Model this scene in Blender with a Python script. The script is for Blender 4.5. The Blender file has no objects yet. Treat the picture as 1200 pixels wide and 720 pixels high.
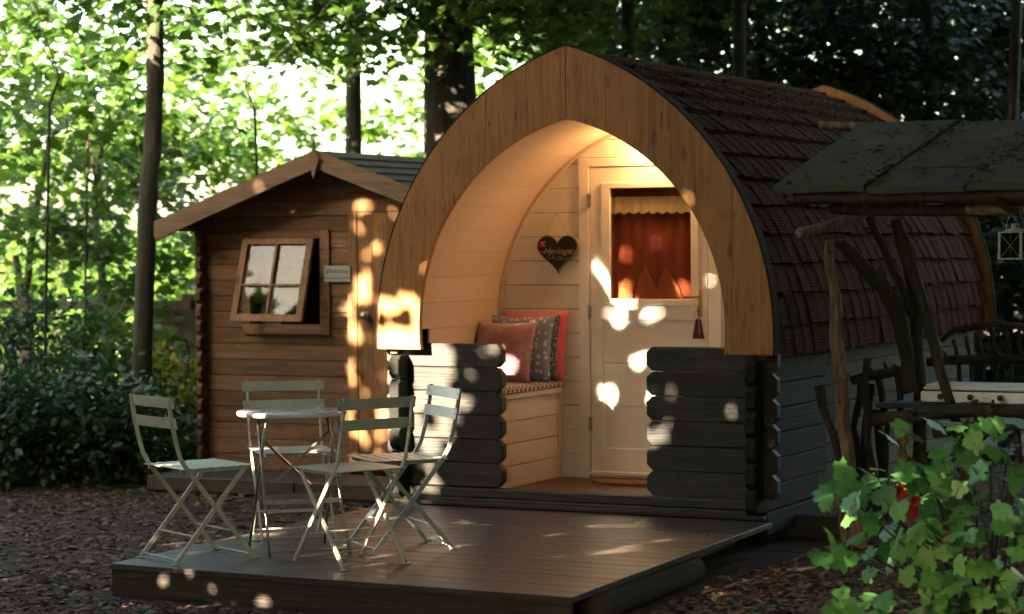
import bpy, bmesh, math, random
import numpy as np
from math import radians as R, sin, cos, pi
from mathutils import Vector, Matrix, noise

random.seed(7)
SC = bpy.context.scene
COL = SC.collection

# ------------------------------------------------------------------ camera
YAW, PITCH, ROLL = 0.4606, 0.0273, -0.0065
CAM = Vector((5.6318, -12.0633, 1.5505)); FPX = 2699.1
fw = Vector((-sin(YAW)*cos(PITCH), cos(YAW)*cos(PITCH), -sin(PITCH)))
rt0 = Vector((cos(YAW), sin(YAW), 0)); up0 = rt0.cross(fw)
rt = rt0*cos(ROLL)+up0*sin(ROLL); up = up0*cos(ROLL)-rt0*sin(ROLL)
cd = bpy.data.cameras.new('camera'); cam = bpy.data.objects.new('camera', cd); COL.objects.link(cam)
cam.matrix_world = Matrix(((rt.x, up.x, -fw.x, CAM.x), (rt.y, up.y, -fw.y, CAM.y), (rt.z, up.z, -fw.z, CAM.z), (0, 0, 0, 1)))
cd.sensor_width = 36; cd.lens = FPX/1200*36; cd.clip_end = 2000
cd.dof.use_dof = True; cd.dof.focus_distance = 11.7; cd.dof.aperture_fstop = 2.6
SC.camera = cam
def at(px, py, y):          # point of the vertical plane y = const seen at that spot of the photograph
    d = fw+rt*((px-600)/FPX)-up*((py-360)/FPX)
    return CAM+d*((y-CAM.y)/d.y)

# ------------------------------------------------------------------ light
SUN = Vector((0.27, 1.0, -0.42)).normalized()       # travel direction
w = bpy.data.worlds.new('World'); SC.world = w; w.use_nodes = True
nt = w.node_tree; bg = nt.nodes['Background']
sky = nt.nodes.new('ShaderNodeTexSky'); sky.sky_type = 'NISHITA'; sky.sun_disc = False
sky.sun_elevation = math.asin(-SUN.z); sky.sun_rotation = math.atan2(-SUN.x, -SUN.y)
sky.air_density = 1.0; sky.dust_density = 2.5
tint = nt.nodes.new('ShaderNodeMix'); tint.data_type = 'RGBA'; tint.blend_type = 'MULTIPLY'; tint.inputs[0].default_value = 1; tint.inputs[7].default_value = (1.10, 1.0, .82, 1)
nt.links.new(sky.outputs[0], tint.inputs[6]); nt.links.new(tint.outputs[2], bg.inputs[0]); bg.inputs[1].default_value = 0.082
sd = bpy.data.lights.new('sun', 'SUN'); sd.energy = 5.0; sd.angle = R(0.45); sd.color = (1.0, 0.80, 0.55)
so = bpy.data.objects.new('sun', sd); COL.objects.link(so)
so.rotation_euler = SUN.to_track_quat('-Z', 'Y').to_euler()
SC.view_settings.view_transform = 'Standard'; SC.view_settings.look = 'None'
SC.view_settings.exposure = 4.0; SC.view_settings.gamma = 1
SC.cycles.max_bounces = 8; SC.cycles.transmission_bounces = 8; SC.cycles.transparent_max_bounces = 12
SC.cycles.use_denoising = True
SC.cycles.sample_clamp_indirect = 6

# ------------------------------------------------------------------ materials
def newmat(name):
    m = bpy.data.materials.new(name); m.use_nodes = True
    n = m.node_tree.nodes; return m, n, m.node_tree.links, n['Principled BSDF']
def ramp(n, stops):
    r = n.new('ShaderNodeValToRGB'); e = r.color_ramp.elements
    while len(e) < len(stops): e.new(0.5)
    for k, (p, c) in enumerate(stops):
        e[k].position = p; e[k].color = (*c, 1)
    return r
def mul(c, k): return tuple(min(1, x*k) for x in c)
def wood(name, c, axis=0, spec=.3, var=0.25, rough=0.6, knots=0.0, grain=1.0, dark=0.55, worn=None, bump=0.25, sc=1.0, stain=0.0):
    m, n, l, b = newmat(name)
    tc = n.new('ShaderNodeTexCoord'); mp = n.new('ShaderNodeMapping')
    s = [9*sc, 9*sc, 9*sc]; s[axis] = 0.7*sc
    isl = n.new('ShaderNodeNewGeometry')
    off = n.new('ShaderNodeVectorMath'); off.operation = 'MULTIPLY_ADD'
    cmb = n.new('ShaderNodeCombineXYZ')
    for k in range(3): l.new(isl.outputs['Random Per Island'], cmb.inputs[k])
    l.new(cmb.outputs[0], off.inputs[0]); off.inputs[1].default_value = (17, 23, 31); l.new(tc.outputs['Object'], off.inputs[2])
    l.new(off.outputs[0], mp.inputs[0]); mp.inputs['Scale'].default_value = s
    n1 = n.new('ShaderNodeTexNoise'); n1.inputs['Scale'].default_value = 2.2; n1.inputs['Detail'].default_value = 7; n1.inputs['Roughness'].default_value = .62
    n1.inputs['Distortion'].default_value = 1.2
    l.new(mp.outputs[0], n1.inputs[0])
    mp2 = n.new('ShaderNodeMapping'); s2 = [90*sc]*3; s2[axis] = 2.0*sc; mp2.inputs['Scale'].default_value = s2
    l.new(off.outputs[0], mp2.inputs[0])
    n2 = n.new('ShaderNodeTexNoise'); n2.inputs['Scale'].default_value = 1.5; n2.inputs['Detail'].default_value = 3
    l.new(mp2.outputs[0], n2.inputs[0])
    r1 = ramp(n, [(.28, mul(c, 1-dark*grain)), (.5, c), (.75, mul(c, 1+.3*grain))]); l.new(n1.outputs[0], r1.inputs[0])
    mx = n.new('ShaderNodeMix'); mx.data_type = 'RGBA'; mx.blend_type = 'MULTIPLY'; mx.inputs[0].default_value = .55*grain
    r2 = ramp(n, [(.3, (.55, .5, .45)), (.6, (1.1, 1.1, 1.1))]); l.new(n2.outputs[0], r2.inputs[0])
    l.new(r1.outputs[0], mx.inputs[6]); l.new(r2.outputs[0], mx.inputs[7])
    col = mx.outputs[2]
    # per board tone
    mr = n.new('ShaderNodeMapRange'); mr.inputs[3].default_value = 1-var; mr.inputs[4].default_value = 1+var
    l.new(isl.outputs['Random Per Island'], mr.inputs[0])
    hv = n.new('ShaderNodeHueSaturation'); l.new(mr.outputs[0], hv.inputs['Value']); l.new(col, hv.inputs['Color']); col = hv.outputs[0]
    if knots:
        v = n.new('ShaderNodeTexVoronoi'); mk = n.new('ShaderNodeMapping'); sk = [5.5]*3; sk[axis] = 2.6; mk.inputs['Scale'].default_value = sk
        l.new(off.outputs[0], mk.inputs[0]); l.new(mk.outputs[0], v.inputs[0]); v.inputs['Scale'].default_value = 1.0
        rk = ramp(n, [(.07, (1, 1, 1)), (.16, (0, 0, 0))]); l.new(v.outputs['Distance'], rk.inputs[0])
        ml = n.new('ShaderNodeMath'); ml.operation = 'MULTIPLY'; l.new(rk.outputs[0], ml.inputs[0]); ml.inputs[1].default_value = knots
        mk2 = n.new('ShaderNodeMix'); mk2.data_type = 'RGBA'; l.new(ml.outputs[0], mk2.inputs[0]); l.new(col, mk2.inputs[6]); mk2.inputs[7].default_value = (*mul(c, .22), 1); col = mk2.outputs[2]
    if worn or stain:
        n3 = n.new('ShaderNodeTexNoise'); n3.inputs['Scale'].default_value = 3.2; n3.inputs['Detail'].default_value = 9; n3.inputs['Roughness'].default_value = .72
        l.new(tc.outputs['Object'], n3.inputs[0])
        r3 = ramp(n, [(.54, (0, 0, 0)), (.70, (1, 1, 1))]); l.new(n3.outputs[0], r3.inputs[0])
        m3 = n.new('ShaderNodeMix'); m3.data_type = 'RGBA'
        ml = n.new('ShaderNodeMath'); ml.operation = 'MULTIPLY'; ml.inputs[1].default_value = .55 if worn else stain; l.new(r3.outputs[0], ml.inputs[0])
        l.new(ml.outputs[0], m3.inputs[0]); l.new(col, m3.inputs[6]); m3.inputs[7].default_value = (*(worn or mul(c, .4)), 1); col = m3.outputs[2]
    l.new(col, b.inputs['Base Color']); b.inputs['Specular IOR Level'].default_value = spec
    rr = n.new('ShaderNodeMapRange'); rr.inputs[3].default_value = rough-.12; rr.inputs[4].default_value = rough+.15
    l.new(n1.outputs[0], rr.inputs[0]); l.new(rr.outputs[0], b.inputs['Roughness'])
    mc = n.new('ShaderNodeMapping'); s4 = [60*sc]*3; s4[axis] = 1.6*sc; mc.inputs['Scale'].default_value = s4; l.new(off.outputs[0], mc.inputs[0])
    nc = n.new('ShaderNodeTexNoise'); nc.inputs['Scale'].default_value = .55; nc.inputs['Detail'].default_value = 2; nc.inputs['Distortion'].default_value = .6; l.new(mc.outputs[0], nc.inputs[0])
    rc = ramp(n, [(.485, (1, 1, 1)), (.5, (0, 0, 0)), (.515, (1, 1, 1))]); l.new(nc.outputs[0], rc.inputs[0])
    nm = n.new('ShaderNodeTexNoise'); nm.inputs['Scale'].default_value = 5; l.new(tc.outputs['Object'], nm.inputs[0])
    rm_ = ramp(n, [(.50, (0, 0, 0)), (.58, (1, 1, 1))]); l.new(nm.outputs[0], rm_.inputs[0])
    cf = n.new('ShaderNodeMix'); cf.data_type = 'RGBA'; cf.blend_type = 'MULTIPLY'; l.new(rm_.outputs[0], cf.inputs[0]); cf.inputs[6].default_value = (1, 1, 1, 1); l.new(rc.outputs[0], cf.inputs[7])
    if grain > .3:
        mcx = n.new('ShaderNodeMix'); mcx.data_type = 'RGBA'; mcx.blend_type = 'MULTIPLY'; mcx.inputs[0].default_value = .75; l.new(col, mcx.inputs[6]); l.new(cf.outputs[2], mcx.inputs[7]); l.new(mcx.outputs[2], b.inputs['Base Color'])
    bp = n.new('ShaderNodeBump'); bp.inputs['Strength'].default_value = min(1, bump*1.5); bp.inputs['Distance'].default_value = .006
    ad = n.new('ShaderNodeMath'); l.new(n1.outputs[0], ad.inputs[0]); l.new(n2.outputs[0], ad.inputs[1])
    l.new(ad.outputs[0], bp.inputs['Height']); l.new(bp.outputs[0], b.inputs['Normal'])
    return m
def paint(name, c, rough=.45, metal=0, noise_amt=.12, scale=8, bump=.05, dirt=None, coat=0):
    m, n, l, b = newmat(name)
    tc = n.new('ShaderNodeTexCoord'); n1 = n.new('ShaderNodeTexNoise'); n1.inputs['Scale'].default_value = scale; n1.inputs['Detail'].default_value = 8; n1.inputs['Roughness'].default_value = .65
    l.new(tc.outputs['Object'], n1.inputs[0])
    r = ramp(n, [(.3, mul(c, 1-noise_amt*1.6)), (.65, mul(c, 1+noise_amt*.5))]) if not dirt else ramp(n, [(.32, dirt), (.47, c), (.8, mul(c, 1.06))])
    l.new(n1.outputs[0], r.inputs[0]); l.new(r.outputs[0], b.inputs['Base Color'])
    b.inputs['Roughness'].default_value = rough; b.inputs['Metallic'].default_value = metal; b.inputs['Coat Weight'].default_value = coat
    bp = n.new('ShaderNodeBump'); bp.inputs['Strength'].default_value = bump; bp.inputs['Distance'].default_value = .002
    l.new(n1.outputs[0], bp.inputs['Height']); l.new(bp.outputs[0], b.inputs['Normal'])
    return m
def leafmat(name, c1, c2, trans=.45, rough=.45, tcol=None):
    m, n, l, b = newmat(name)
    g = n.new('ShaderNodeNewGeometry'); r = ramp(n, [(0, c1), (.55, tuple((a+b_)/2 for a, b_ in zip(c1, c2))), (1, c2)])
    l.new(g.outputs['Random Per Island'], r.inputs[0]); l.new(r.outputs[0], b.inputs['Base Color']); b.inputs['Roughness'].default_value = rough
    t = n.new('ShaderNodeBsdfTranslucent'); hs = n.new('ShaderNodeHueSaturation'); hs.inputs['Hue'].default_value = .485; hs.inputs['Value'].default_value = 1.7; hs.inputs['Saturation'].default_value = 1.05
    l.new(r.outputs[0], hs.inputs['Color']); l.new(hs.outputs[0], t.inputs[0])
    mx = n.new('ShaderNodeMixShader'); mx.inputs[0].default_value = trans
    l.new(b.outputs[0], mx.inputs[1]); l.new(t.outputs[0], mx.inputs[2]); l.new(mx.outputs[0], n['Material Output'].inputs[0])
    return m
def bark(name, c, scale=1.0, moss=None):
    m, n, l, b = newmat(name)
    tc = n.new('ShaderNodeTexCoord'); mp = n.new('ShaderNodeMapping'); mp.inputs['Scale'].default_value = (14*scale, 14*scale, 2.2*scale)
    l.new(tc.outputs['Object'], mp.inputs[0])
    v = n.new('ShaderNodeTexNoise'); v.inputs['Scale'].default_value = 1.6; v.inputs['Detail'].default_value = 9; v.inputs['Roughness'].default_value = .7; l.new(mp.outputs[0], v.inputs[0])
    r = ramp(n, [(.34, mul(c, .3)), (.52, c), (.72, mul(c, 1.7))]); l.new(v.outputs[0], r.inputs[0]); col = r.outputs[0]
    if moss:
        n3 = n.new('ShaderNodeTexNoise'); n3.inputs['Scale'].default_value = 2.5; n3.inputs['Detail'].default_value = 6; l.new(tc.outputs['Object'], n3.inputs[0])
        r3 = ramp(n, [(.45, (0, 0, 0)), (.62, (1, 1, 1))]); l.new(n3.outputs[0], r3.inputs[0])
        m3 = n.new('ShaderNodeMix'); m3.data_type = 'RGBA'; l.new(r3.outputs[0], m3.inputs[0]); l.new(col, m3.inputs[6]); m3.inputs[7].default_value = (*moss, 1); col = m3.outputs[2]
    l.new(col, b.inputs['Base Color']); b.inputs['Roughness'].default_value = .9
    bp = n.new('ShaderNodeBump'); bp.inputs['Strength'].default_value = .8; bp.inputs['Distance'].default_value = .015
    l.new(v.outputs[0], bp.inputs['Height']); l.new(bp.outputs[0], b.inputs['Normal'])
    return m
def emit(name, c, s):
    m, n, l, b = newmat(name); b.inputs['Base Color'].default_value = (*c, 1)
    b.inputs['Emission Color'].default_value = (*c, 1); b.inputs['Emission Strength'].default_value = s; return m
def glass(name, tint=(1, 1, 1), refl=.12):
    m, n, l, b = newmat(name)
    t = n.new('ShaderNodeBsdfTransparent'); t.inputs[0].default_value = (*tint, 1)
    g = n.new('ShaderNodeBsdfGlossy'); g.inputs['Roughness'].default_value = .02
    f = n.new('ShaderNodeFresnel'); f.inputs[0].default_value = 1.5
    mr = n.new('ShaderNodeMath'); mr.operation = 'ADD'; l.new(f.outputs[0], mr.inputs[0]); mr.inputs[1].default_value = refl
    ge = n.new('ShaderNodeNewGeometry'); sb = n.new('ShaderNodeMath'); sb.operation = 'SUBTRACT'; sb.inputs[0].default_value = 1; l.new(ge.outputs['Backfacing'], sb.inputs[1])
    mm = n.new('ShaderNodeMath'); mm.operation = 'MULTIPLY'; l.new(mr.outputs[0], mm.inputs[0]); l.new(sb.outputs[0], mm.inputs[1]); mr = mm
    mx = n.new('ShaderNodeMixShader'); l.new(mr.outputs[0], mx.inputs[0]); l.new(t.outputs[0], mx.inputs[1]); l.new(g.outputs[0], mx.inputs[2])
    l.new(mx.outputs[0], n['Material Output'].inputs[0]); return m
def fabric(name, c, kind=None, c2=(.8, .8, .8), scale=30):
    m, n, l, b = newmat(name); b.inputs['Roughness'].default_value = .9
    tc = n.new('ShaderNodeTexCoord'); col = None
    n1 = n.new('ShaderNodeTexNoise'); n1.inputs['Scale'].default_value = 6; n1.inputs['Detail'].default_value = 4; l.new(tc.outputs['Object'], n1.inputs[0])
    r = ramp(n, [(.3, mul(c, .8)), (.7, mul(c, 1.1))]); l.new(n1.outputs[0], r.inputs[0]); col = r.outputs[0]
    if kind == 'floral':
        n2 = n.new('ShaderNodeTexNoise'); n2.inputs['Scale'].default_value = scale*.35; n2.inputs['Detail'].default_value = 1.5; n2.inputs['Distortion'].default_value = 4; l.new(tc.outputs['Object'], n2.inputs[0])
        r2 = ramp(n, [(.485, (0, 0, 0)), (.5, (1, 1, 1)), (.515, (0, 0, 0))]); l.new(n2.outputs[0], r2.inputs[0])
        n4 = n.new('ShaderNodeTexNoise'); n4.inputs['Scale'].default_value = scale*.22; l.new(tc.outputs['Object'], n4.inputs[0])
        r4 = ramp(n, [(.45, (0, 0, 0)), (.55, (1, 1, 1))]); l.new(n4.outputs[0], r4.inputs[0])
        mm = n.new('ShaderNodeMath'); mm.operation = 'MULTIPLY'; l.new(r2.outputs[0], mm.inputs[0]); l.new(r4.outputs[0], mm.inputs[1]); fac = mm.outputs[0]
    elif kind == 'spots':
        v = n.new('ShaderNodeTexVoronoi'); v.inputs['Scale'].default_value = scale; l.new(tc.outputs['Object'], v.inputs[0])
        r2 = ramp(n, [(.28, (1, 1, 1)), (.4, (0, 0, 0))]); l.new(v.outputs['Distance'], r2.inputs[0]); fac = r2.outputs[0]
    elif kind == 'brick':
        mp = n.new('ShaderNodeMapping'); mp.inputs['Rotation'].default_value = (R(90), 0, 0) ; l.new(tc.outputs['Object'], mp.inputs[0])
        v = n.new('ShaderNodeTexVoronoi'); v.feature = 'DISTANCE_TO_EDGE'; v.inputs['Scale'].default_value = scale; v.inputs['Randomness'].default_value = 0.0; l.new(tc.outputs['Object'], v.inputs[0])
        r2 = ramp(n, [(.06, (1, 1, 1)), (.09, (0, 0, 0))]); l.new(v.outputs['Distance'], r2.inputs[0]); fac = r2.outputs[0]
    elif kind == 'trellis':
        sx = n.new('ShaderNodeSeparateXYZ'); l.new(tc.outputs['Object'], sx.inputs[0])
        def mth(op, a, b_):
            q = n.new('ShaderNodeMath'); q.operation = op
            for k, v in enumerate((a, b_)):
                if isinstance(v, (int, float)): q.inputs[k].default_value = v
                elif v is not None: l.new(v, q.inputs[k])
            return q.outputs[0]
        xz = mth('SUBTRACT', sx.outputs[2], sx.outputs[0]); A_ = mth('FRACT', mth('MULTIPLY', mth('ADD', sx.outputs[1], xz), scale), None); B_ = mth('FRACT', mth('MULTIPLY', mth('SUBTRACT', sx.outputs[1], xz), scale), None)
        fac = mth('LESS_THAN', mth('MINIMUM', A_, B_), .2)
    if kind:
        mx = n.new('ShaderNodeMix'); mx.data_type = 'RGBA'; l.new(fac, mx.inputs[0]); l.new(col, mx.inputs[6]); mx.inputs[7].default_value = (*c2, 1); col = mx.outputs[2]
    l.new(col, b.inputs['Base Color']); b.inputs['Sheen Weight'].default_value = .3
    w_ = n.new('ShaderNodeTexNoise'); w_.inputs['Scale'].default_value = 400; l.new(tc.outputs['Object'], w_.inputs[0])
    bp = n.new('ShaderNodeBump'); bp.inputs['Strength'].default_value = .3; bp.inputs['Distance'].default_value = .001; l.new(w_.outputs[0], bp.inputs['Height']); l.new(bp.outputs[0], b.inputs['Normal'])
    return m

M = {}
M['arch'] = wood('weathered_orange_board', (.38, .178, .060), axis=2, var=.09, rough=.5, knots=.55, grain=.6, worn=(.21, .098, .037), dark=.6, bump=.4)
M['arch_edge'] = wood('arch_edge_board', (.05, .034, .022), axis=1, var=.1, spec=.05, rough=.85)
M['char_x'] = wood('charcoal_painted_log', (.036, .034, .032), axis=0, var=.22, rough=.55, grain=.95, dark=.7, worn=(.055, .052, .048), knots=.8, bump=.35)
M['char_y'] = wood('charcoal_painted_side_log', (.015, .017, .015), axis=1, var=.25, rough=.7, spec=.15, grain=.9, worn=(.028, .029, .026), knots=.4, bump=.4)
M['beige_y'] = wood('bare_grey_plank', (.10, .088, .055), axis=1, var=.3, rough=.8, spec=.15, grain=.8, worn=(.05, .052, .035), knots=.3)
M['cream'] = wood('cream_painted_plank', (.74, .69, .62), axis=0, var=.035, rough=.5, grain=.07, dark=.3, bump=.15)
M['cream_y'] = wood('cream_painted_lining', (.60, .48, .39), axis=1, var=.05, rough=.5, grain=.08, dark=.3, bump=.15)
M['door'] = paint('white_painted_door', (.78, .75, .70), rough=.4, noise_amt=.05, scale=5)
M['floor'] = wood('porch_floor_board', (.12, .062, .035), axis=0, var=.2, rough=.5, grain=.7, stain=.5)
M['deck'] = wood('dark_stained_decking', (.060, .047, .042), axis=0, var=.16, rough=.36, spec=.5, grain=.6, worn=(.035, .026, .022), dark=.5, bump=.3)
M['fascia'] = wood('dark_fascia', (.045, .036, .03), axis=0, var=.2, rough=.55, grain=.7, stain=.4, bump=.5)
M['black'] = paint('black_void', (.012, .011, .010), rough=.9)
M['cab_x'] = wood('brown_log_plank', (.19, .102, .052), axis=0, var=.28, rough=.6, grain=.9, knots=.9, stain=.6, bump=.4)
M['cab_z'] = wood('brown_door_plank', (.26, .135, .055), axis=2, var=.2, rough=.6, grain=.9, knots=.9, stain=.5, bump=.4)
M['cab_y'] = wood('brown_side_log', (.13, .065, .032), axis=1, var=.25, rough=.7, grain=.9, knots=.5)
M['barge'] = wood('faded_brown_bargeboard', (.22, .135, .08), axis=0, var=.12, rough=.6, grain=.7, knots=.6, stain=.5)
M['bark'] = bark('grey_brown_bark', (.045, .037, .028), 1.0, moss=(.03, .04, .018))
M['bark_dark'] = bark('dark_trunk_bark', (.035, .028, .022), .6, moss=(.028, .034, .018))
M['bark_pale'] = bark('pale_peeled_pole', (.20, .135, .09), 1.6)
M['bark_log'] = bark('dark_log_bark', (.05, .036, .026), 1.5, moss=(.025, .03, .016))
M['twig'] = bark('dark_twig_bark', (.022, .017, .013), 2)
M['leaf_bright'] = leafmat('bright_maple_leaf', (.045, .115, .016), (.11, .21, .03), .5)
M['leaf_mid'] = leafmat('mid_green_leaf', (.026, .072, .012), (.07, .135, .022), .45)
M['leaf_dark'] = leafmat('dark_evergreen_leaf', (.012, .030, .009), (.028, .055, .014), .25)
M['leaf_under'] = leafmat('undergrowth_leaf', (.014, .042, .014), (.04, .085, .022), .3)
M['leaf_bush'] = leafmat('fresh_currant_leaf', (.035, .16, .045), (.10, .27, .065), .25, .45)
def veins(m):
    n = m.node_tree.nodes; l = m.node_tree.links; b = n['Principled BSDF']; src = b.inputs['Base Color'].links[0].from_socket
    uv = n.new('ShaderNodeUVMap'); uv.uv_map = 'leaf'; sp_ = n.new('ShaderNodeSeparateXYZ'); l.new(uv.outputs[0], sp_.inputs[0])
    def mth(op, a, b_=None, c=None):
        q = n.new('ShaderNodeMath'); q.operation = op
        for k, v in enumerate((a, b_, c)):
            if v is None: continue
            if isinstance(v, (int, float)): q.inputs[k].default_value = v
            else: l.new(v, q.inputs[k])
        return q.outputs[0]
    ax = mth('ABSOLUTE', sp_.outputs[0]); ang = mth('ARCTAN2', ax, sp_.outputs[1])
    fan = mth('ABSOLUTE', mth('SUBTRACT', ang, .62)); rad = mth('SQRT', mth('ADD', mth('MULTIPLY', ax, ax), mth('MULTIPLY', sp_.outputs[1], sp_.outputs[1])))
    d1 = mth('MULTIPLY', fan, rad); d3 = mth('MULTIPLY', mth('ABSOLUTE', mth('SUBTRACT', ang, 1.2)), rad); side = mth('MULTIPLY', mth('ABSOLUTE', mth('SUBTRACT', mth('FRACT', mth('MULTIPLY', mth('SUBTRACT', sp_.outputs[1], mth('MULTIPLY', ax, .8)), 6)), .5)), .16)
    dm = mth('MINIMUM', mth('MINIMUM', ax, d1), mth('MINIMUM', d3, mth('ADD', side, .006))); f = mth('LESS_THAN', dm, .013)
    mx = n.new('ShaderNodeMix'); mx.data_type = 'RGBA'; l.new(mth('MULTIPLY', f, .55), mx.inputs[0]); l.new(src, mx.inputs[6]); mx.inputs[7].default_value = (.14, .26, .08, 1)
    tc = n.new('ShaderNodeTexCoord'); nz = n.new('ShaderNodeTexNoise'); nz.inputs['Scale'].default_value = 40; nz.inputs['Detail'].default_value = 5; l.new(tc.outputs['Object'], nz.inputs[0])
    rr = ramp(n, [(.3, (.6, .6, .5)), (.6, (1.1, 1.1, 1.05))]); l.new(nz.outputs[0], rr.inputs[0]); m2 = n.new('ShaderNodeMix'); m2.data_type = 'RGBA'; m2.blend_type = 'MULTIPLY'; m2.inputs[0].default_value = .8; l.new(mx.outputs[2], m2.inputs[6]); l.new(rr.outputs[0], m2.inputs[7])
    l.new(m2.outputs[2], b.inputs['Base Color'])
    bp = n.new('ShaderNodeBump'); bp.inputs['Strength'].default_value = .5; bp.inputs['Distance'].default_value = .004; l.new(dm, bp.inputs['Height']); l.new(bp.outputs[0], b.inputs['Normal'])
veins(M['leaf_bush'])
M['leaf_gold'] = leafmat('yellow_green_leaf', (.14, .17, .02), (.26, .24, .03), .5)
M['litter'] = leafmat('fallen_brown_leaf', (.06, .027, .013), (.27, .145, .075), .1, .8)
M['sage'] = paint('sage_green_enamel', (.56, .56, .44), rough=.38, noise_amt=.12, scale=20)
M['sage_grey'] = paint('grey_green_enamel', (.50, .52, .45), rough=.34, noise_amt=.12, scale=20)
M['slate_blue'] = paint('blue_grey_enamel', (.42, .46, .45), rough=.3, noise_amt=.12, scale=20)
M['grey_top'] = paint('pale_grey_enamel', (.62, .63, .66), rough=.16, noise_amt=.08, scale=9, coat=.5)
M['steel'] = paint('worn_steel', (.45, .42, .38), rough=.35, metal=1, noise_amt=.2, scale=30)
M['brass'] = paint('brass', (.55, .38, .12), rough=.3, metal=1)
M['white'] = paint('white_enamel', (.76, .80, .88), rough=.3, noise_amt=.04)
M['plastic'] = paint('black_plastic', (.015, .015, .015), rough=.3)
M['lantern'] = paint('chipped_cream_metal', (.36, .33, .26), rough=.6, noise_amt=.3, scale=25, dirt=(.12, .07, .04))
M['roofdark'] = paint('roof_underlay', (.02, .016, .015), rough=.9)
M['red'] = paint('red_petal', (.35, .006, .01), rough=.6)
M['slateboard'] = paint('black_slate', (.012, .011, .012), rough=.5)
M['heartrim'] = wood('grey_wood_rim', (.28, .22, .17), axis=2, var=.05, rough=.7)
M['cord'] = paint('jute_cord', (.42, .30, .17), rough=.9)
M['chalk'] = paint('chalk_lettering', (.48, .40, .34), rough=.9)
M['curtain'] = fabric('cream_valance_cloth', (.66, .56, .40))
M['redcloth'] = fabric('red_brown_blind', (.30, .055, .022))
M['orangecloth'] = fabric('orange_check_cloth', (.42, .13, .04), 'brick', (.25, .05, .02), 60)
M['coral'] = fabric('coral_cushion_cloth', (.64, .10, .15))
M['pink'] = fabric('dusky_pink_floral_cloth', (.36, .17, .20), 'floral', (.68, .62, .64), 26)
M['blue'] = fabric('blue_floral_cloth', (.17, .22, .30), 'spots', (.50, .53, .58), 30)
M['navy'] = fabric('dark_patterned_cloth', (.05, .045, .07), 'spots', (.35, .25, .22), 70)
M['pad'] = fabric('brown_trellis_cloth', (.07, .035, .03), 'trellis', (.62, .55, .48), 17)
M['coir'] = paint('coir_mat', (.23, .115, .045), rough=1, noise_amt=.4, scale=60, bump=.6)
M['plaque'] = paint('pale_blue_grey_plaque', (.36, .38, .37), rough=.5, noise_amt=.08)
M['ink'] = paint('dark_ink', (.05, .06, .07), rough=.6)
M['glass'] = glass('window_glass', (.9, .9, .88), .06)
M['glass_thin'] = glass('cabin_glass', (.95, .96, .95), .0)
M['stone'] = paint('grey_paving_stone', (.13, .12, .11), rough=.85, noise_amt=.3, scale=12, bump=.5)

# tile roof: dark red brown with moss and needles
def tilemat():
    m, n, l, b = newmat('mossy_red_brown_tile')
    tc = n.new('ShaderNodeTexCoord'); g = n.new('ShaderNodeNewGeometry')
    r = ramp(n, [(0, (.050, .017, .011)), (.5, (.066, .023, .014)), (1, (.084, .031, .019))]); l.new(g.outputs['Random Per Island'], r.inputs[0])
    n1 = n.new('ShaderNodeTexNoise'); n1.inputs['Scale'].default_value = 5; n1.inputs['Detail'].default_value = 9; n1.inputs['Roughness'].default_value = .7; l.new(tc.outputs['Object'], n1.inputs[0])
    sx = n.new('ShaderNodeSeparateXYZ'); l.new(tc.outputs['Object'], sx.inputs[0])
    mr = n.new('ShaderNodeMapRange'); mr.inputs[1].default_value = 1.6; mr.inputs[2].default_value = 2.7; mr.inputs[3].default_value = -.14; mr.inputs[4].default_value = .12; l.new(sx.outputs[2], mr.inputs[0])
    ad = n.new('ShaderNodeMath'); l.new(n1.outputs[0], ad.inputs[0]); l.new(mr.outputs[0], ad.inputs[1])
    r2 = ramp(n, [(.47, (0, 0, 0)), (.60, (1, 1, 1))]); l.new(ad.outputs[0], r2.inputs[0])
    n2 = n.new('ShaderNodeTexNoise'); n2.inputs['Scale'].default_value = 45; n2.inputs['Detail'].default_value = 4; l.new(tc.outputs['Object'], n2.inputs[0])
    rm = ramp(n, [(.35, (.022, .020, .008)), (.5, (.055, .032, .016)), (.68, (.13, .08, .045))]); l.new(n2.outputs[0], rm.inputs[0])
    mx = n.new('ShaderNodeMix'); mx.data_type = 'RGBA'; l.new(r2.outputs[0], mx.inputs[0]); l.new(r.outputs[0], mx.inputs[6]); l.new(rm.outputs[0], mx.inputs[7])
    l.new(mx.outputs[2], b.inputs['Base Color']); b.inputs['Roughness'].default_value = .9; b.inputs['Specular IOR Level'].default_value = .03
    wv = n.new('ShaderNodeTexWave'); wv.bands_direction = 'Z'; wv.inputs['Scale'].default_value = 18; wv.inputs['Distortion'].default_value = 1; l.new(tc.outputs['Object'], wv.inputs[0])
    a2 = n.new('ShaderNodeMath'); a2.operation = 'MULTIPLY_ADD'; l.new(n2.outputs[0], a2.inputs[0]); a2.inputs[1].default_value = 1.5; l.new(wv.outputs[0], a2.inputs[2])
    bp = n.new('ShaderNodeBump'); bp.inputs['Strength'].default_value = .5; bp.inputs['Distance'].default_value = .006; l.new(a2.outputs[0], bp.inputs['Height']); l.new(bp.outputs[0], b.inputs['Normal'])
    return m
M['tile'] = tilemat()
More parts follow.
